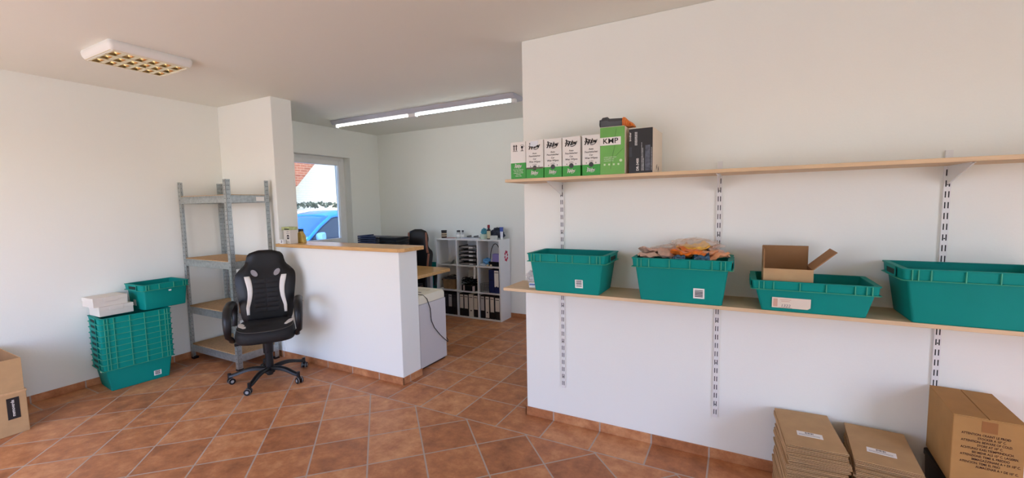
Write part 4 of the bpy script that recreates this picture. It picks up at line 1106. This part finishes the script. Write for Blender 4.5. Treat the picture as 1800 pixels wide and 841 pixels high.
def cable_heap(label, c, sx, sy, sz, n, m, seed):
    rs = random.Random(seed); b = MB()
    for k in range(n):
        cx, cy, cz = rs.uniform(-.35, .35)*sx, rs.uniform(-.35, .35)*sy, rs.uniform(.1, .75)*sz; r1 = rs.uniform(.25, .5)*min(sx, sy*1.4); tl = rs.uniform(-.9, .9); ph = rs.uniform(0, 6)
        P = []
        for i in range(18):
            a = 2*PI*i/18
            P.append((max(-sx/2, min(sx/2, cx+r1*math.cos(a+ph))), max(-sy/2, min(sy/2, cy+r1*.6*math.sin(a+ph)*math.cos(tl))), max(.006, min(sz, cz+r1*.6*math.sin(a)*math.sin(tl)))))
        b.tube(P, .0045, 6, loop=True)
    o = b.done('cable_tangle', m, sm=True); o.location = c
    return tag(o, label, 'cables')


open_carton('paper_tray_box', 'dark box holding papers under cables in the centre compartment', (x0+.16, KY0+.12, z0), 0, .22, .20, .075, BLACKP, BLACKP, [])
cable_heap('tangle of black cables in the centre compartment of the cube shelf', (x0+.165, KY0+.12, z0+.08), .24, .17, .10, 14, BLACKP, 21)
for k, (dx, rz_, l_) in enumerate(((.07, .5, 'leaning left of the dark box'), (.235, -.3, 'standing right of the dark box'))):
    t = thing('folded_paper', f'crumpled pale paper {l_} in the centre compartment', 'paper', (x0+dx, KY0+.035-.02*0, z0), rz_*.2)
    b = MB(); b.grid(lambda u, v: ((u-.5)*.07, -.018+.01*math.sin(5*u+k), .002+.07*v+.006*math.sin(9*u)), 8, 6); b.done('sheet', mat('pale_pink_paper', (206, 190, 188), .8), t, solid=.0015)
t = thing('white_strip', 'white paper strip hanging from the top of the centre compartment', 'paper', (x0+.275, KY0+.012, z0))
b = MB(); b.grid(lambda u, v: ((u-.5)*.026-.012*(1-v), .004*math.sin(6*v), .175+.158*v), 2, 10); b.done('strip', PAPER, t, solid=.0012)
x0, x1, z0, z1 = cell(0, 1)
t = thing('paper_bag', 'open brown paper bag under cables in the left middle compartment', 'bag', (x0+.17, KY0+.12, z0))
b = MB(); b.loft([rr_ring(.10, .085, .01, 0), rr_ring(.105, .09, .012, .07), [(x*1.02+.006*math.sin(13*x*20), y*1.02, z+.012*math.sin(31*x+17*y)) for x, y, z in rr_ring(.115, .09, .012, .135)]], cap=False); b.quad((-.1, -.085, .001), (.1, -.085, .001), (.1, .085, .001), (-.1, .085, .001)); b.done('bag', mat('brown_paper', (146, 116, 78), .85, var=.2, vscale=20), t, solid=.002)
cable_heap('black and grey cables spilling from the brown paper bag', (x0+.17, KY0+.12, z0+.10), .24, .18, .09, 12, mat('grey_black_cable', (60, 58, 58), .5), 33)
# top row
x0, x1, z0, z1 = cell(0, 2)
t = thing('clear_file_tray', 'empty clear plastic file tray lying in the top left compartment', 'tray', (x0+.12, KY0+.09, z0))
b = MB(); b.box(-.07, .10, -.07, .09, 0, .006); b.hexa([(.09, -.07, .004), (.10, -.07, .004), (.10, .09, .004), (.09, .09, .004)], [(.14, -.07, .06), (.146, -.07, .06), (.146, .09, .06), (.14, .09, .06)]); b.done('tray', mat('smoky_grey_plastic', (120, 122, 118), .3), t, bevel=.002)
t = thing('leaning_sheet', 'pale sheet leaning against the right side of top left compartment', 'paper', (x1-.012, KY0+.13, z0))
b = MB(); b.hexa([(-.065, -.08, 0), (-.063, -.08, 0), (-.063, .10, 0), (-.065, .10, 0)], [(.006, -.08, .20), (.008, -.08, .20), (.008, .10, .20), (.006, .10, .20)]); b.done('sheet', mat('off_white_sheet', (222, 220, 210), .7), t)
x0, x1, z0, z1 = cell(1, 2)
t = thing('letter_tray_tower', 'grey letter tray tower with five white tabs in the top middle compartment', 'letter trays', (x0+.02, KY0+.012, z0))
for k in range(5):
    z = .006+.056*k
    b = MB(); b.box(.0, .27, .012, .24, z, z+.003); b.box(.0, .003, .012, .24, z, z+.028); b.box(.267, .27, .012, .24, z, z+.028); b.box(.0, .27, .010, .013, z, z+.009); tr = b.done('tray', mat('smoke_tray', (104, 102, 100), .35), t)
    b = MB(); b.box(.165, .225, .006, .010, z+.0, z+.016); b.done('tab', PAPER, tr)
    b = MB(); b.box(.02, .25, .03, .23, z+.004, z+.012+.004*(k % 3)); b.done('paper', mat('tray_paper', (176, 168, 160), .8), tr)
for x in (.004, .266): b = MB(); b.box(x-.003, x+.003, .10, .11, 0, .25); b.done('post', GREYP, t)
x0, x1, z0, z1 = cell(2, 2)
t = thing('black_handled_basket', 'black basket with tall looped handle in the top right compartment', 'basket', (x0+.225, KY0+.11, z0))
b = MB(); b.loft([rr_ring(.075, .07, .015, 0), rr_ring(.085, .08, .015, .062), rr_ring(.081, .076, .015, .062), rr_ring(.072, .067, .015, .006)]); b.done('basket', BLACKP, t, sm=True)
b = MB(); b.tube([(-.082+.164*(.5-.5*math.cos(PI*i/16)), -.03, .06+.235*math.sin(PI*i/16)) for i in range(17)], .005, 8); b.done('handle', BLACKP, t, sm=True)
t = thing('lilac_box', 'lilac box standing in the black handled basket', 'box', (x0+.245, KY0+.095, z0+.007), .15)
b = MB(); b.box(-.060, .056, -.03, .03, 0, .150); b.done('carton', mat('lilac_card', (150, 140, 206), .6), t, bevel=.002)
b = MB(); b.box(-.058, .054, -.03, .03, .150, .154); b.done('lid', mat('lilac_card_dark', (128, 118, 186), .6), t, bevel=.001)
t = thing('white_tissue_pack', 'white rounded pack beside the lilac box in the basket', 'pack', (x0+.172, KY0+.085, z0+.0066), 0)
b = MB(); b.box(-.014, .014, -.03, .03, 0, .085); b.done('pack', mat('pale_lilac_pack', (206, 202, 224), .6), t, bevel=.009, seg=3)
bag('light blue crumpled cloth in the top right compartment of the shelf', (x0+.095, KY0+.09, z0+.045), (.07, .05, .05), 17, mat('light_blue_cloth', (86, 150, 206), .8), name='blue_cloth')
bag('pale crumpled wipe in front of the blue cloth', (x0+.055, KY0+.035, z0+.014), (.045, .025, .015), 19, mat('pale_blue_cloth', (190, 206, 222), .8), name='pale_cloth')
for k, (dx, l_) in enumerate(((.135, 'left of the pair'), (.185, 'right of the pair'))):
    t = thing('beige_cap', f'small beige cap, {l_} in front of the black basket', 'cap', (x0+dx, KY0+.022, z0)); b = MB(); b.lathe([(.014, 0), (.015, .004), (.014, .02), (.009, .026)]); b.done('cap', mat('beige_plastic', (214, 194, 160), .5), t, sm=True)
    b = MB(); b.lathe([(.0145, 0), (.0165, .001), (.0165, .004), (.0145, .006)]); b.done('cap_ring', mat('beige_ring', (190, 168, 132), .5), t)
# on top of the cube shelf
ZK = 1.0762; KYm = 4.9
t = thing('dark_jar', 'stubby dark jar with two pale bands at left of shelf top', 'jar', (-3.655, 4.86, ZK))
b = MB(); b.lathe([(.036, 0), (.038, .006), (.038, .085), (.032, .092)]); b.done('jar', mat('dark_brown_jar', (40, 26, 22), .3), t, sm=True)
for z in (.024, .052): b = MB(); b.lathe([(.0385, z), (.039, z+.002), (.039, z+.014), (.0385, z+.016)]); b.done('pale_band', mat('pale_band', (206, 188, 158), .7), t, sm=True)
b = MB(); b.lathe([(.038, .088), (.040, .09), (.040, .106), (.036, .110)]); b.done('lid', BLACKP, t, sm=True)
t = thing('red_booklet', 'thin red booklet lying beside the dark jar on shelf top', 'booklet', (-3.52, 4.84, ZK), .15)
b = MB(); b.box(-.07, .07, -.05, .05, 0, .008); b.done('cover', mat('dull_red_cover', (140, 70, 64), .6), t); b = MB(); b.box(-.068, .071, -.0505, .0505, .002, .006); b.done('pages', PAPER, t)
for k, (x, r, l_) in enumerate(((-3.415, .030, 'wider'), (-3.345, .018, 'slimmer'))):
    t = thing('clear_bottle', f'{l_} of two small clear bottles with dark caps on shelf top', 'bottle', (x, 4.87, ZK)); b = MB(); b.lathe([(r, 0), (r, .075), (r*.8, .085)]); b.done('bottle', mat('pale_clear_plastic', (196, 198, 194), .2), t, sm=True)
    b = MB(); b.lathe([(r*.85, .084), (r*.85, .108), (r*.7, .112)]); b.done('cap', mat('dark_grey_cap', (70, 68, 66), .4), t, sm=True)
    b = MB(); b.lathe([(r+.0006, .02), (r+.0006, .055)]); b.done('label', PAPER, t, sm=True)
t = thing('paper_pile', 'low pile of white and grey papers in middle of shelf top', 'papers', (-3.20, 4.88, ZK), .1)
for k in range(4): b = MB(); b.box(-.15+.01*k, .15-.02*(k % 2), -.10, .09, .004*k, .004*k+.0034); b.done('sheet', [PAPER, mat('grey_sheet', (176, 184, 200), .7)][k % 2], t)
for k, (dx, l_) in enumerate(((-.06, 'left'), (.05, 'right'))):
    t = thing('stapler', f'small dark stapler lying on the {l_} of the paper pile', 'stapler', (-3.20+dx, 4.90, ZK+.0158), .3*k); b = MB(); b.box(-.035, .035, -.009, .009, 0, .008); b.done('base', BLACKP, t, bevel=.003)
    b = MB(); b.hexa([(-.035, -.008, .010), (.033, -.008, .012), (.033, .008, .012), (-.035, .008, .010)], [(-.035, -.008, .018), (.033, -.008, .028), (.033, .008, .028), (-.035, .008, .018)]); b.done('arm', mat('steel_grey', (96, 98, 104), .4), t, bevel=.002)
t = thing('teal_cloth_box', 'white tub with teal cloth on top of the cube shelf', 'tub', (-3.005, 4.88, ZK))
b = MB(); b.lathe([(.052, 0), (.058, .055), (.060, .060), (.056, .064)]); b.done('tub', mat('pale_green_tub', (196, 212, 196), .5), t, sm=True)
bag('teal crumpled cloth sitting in the white tub on shelf top', (-3.02, 4.90, ZK+.09), (.04, .03, .045), 41, mat('teal_cloth', (74, 150, 170), .8), name='teal_cloth')
t = thing('spray_bottle', 'dark bottle with beige label and red cap on the shelf top', 'bottle', (-2.915, 4.845, ZK))
b = MB(); b.lathe([(.024, 0), (.026, .004), (.026, .12), (.014, .14), (.013, .15)]); b.done('bottle', mat('dark_bottle', (34, 30, 40), .3), t, sm=True)
b = MB(); b.lathe([(.0265, .012), (.0265, .11)]); b.done('label', mat('beige_label', (206, 196, 160), .6), t, sm=True)
b = MB(); b.lathe([(.016, .148), (.017, .15), (.017, .186), (.013, .190)]); b.done('cap', mat('red_cap', (140, 44, 50), .4), t, sm=True)
bag('dark navy bag slumped behind the red-capped bottle on shelf top', (-2.83, 4.93, ZK+.068), (.098, .06, .072), 55, mat('navy_cloth', (38, 46, 62), .7, var=.4, vscale=20), name='navy_pouch')
lidbox('clear_lunch_box', 'small pale box in front of the navy pouch on shelf top', (-2.825, 4.82, ZK), .05, .085, .05, .05, mat('pale_grey_plastic', (206, 208, 200), .4))
t = thing('tube_of_cream', 'white and blue tube standing at right end of shelf top', 'tube', (-2.735, 4.87, ZK))
b = MB(); b.lathe([(.017, 0), (.018, .004), (.018, .028), (.016, .03)]); b.done('cap', WHITEP, t, sm=True)
b = MB(); b.loft([[(.018*math.cos(2*PI*i/16)*(1+.5*k), .018*math.sin(2*PI*i/16)*(1-.9*k), .03+.13*k) for i in range(16)] for k in (0, .3, .6, 1)]); b.done('tube', mat('tube_white', (216, 218, 230), .4), t, sm=True)
b = MB(); b.loft([[(.0185*math.cos(2*PI*i/16)*(1+.5*k), .0185*math.sin(2*PI*i/16)*(1-.9*k)-.0005, .03+.13*k) for i in range(16)] for k in (.55, .8, .99)], cap=False); b.done('blue_print', mat('tube_blue', (58, 82, 168), .4), t, sm=True)
# teal bin in the gap beside the cube shelf
t = thing('tall_bin', 'tall teal bin in the gap between the brown-striped chair and the cube shelf', 'bin', (-3.885, 4.935, 0))
b = MB(); b.loft([rr_ring(.085, .062, .015, 0), rr_ring(.110, .078, .015, .68), rr_ring(.106, .074, .015, .68), rr_ring(.082, .058, .015, .006)]); b.done('bin_body', GREEN, t, sm=True)
b = MB(); b.loft([rr_ring(.1102, .0782, .015, .664), rr_ring(.118, .086, .015, .664), rr_ring(.119, .087, .015, .70), rr_ring(.106, .074, .015, .70), rr_ring(.106, .074, .015, .68)], cap=False); b.done('rim', GREEND, t, sm=True)
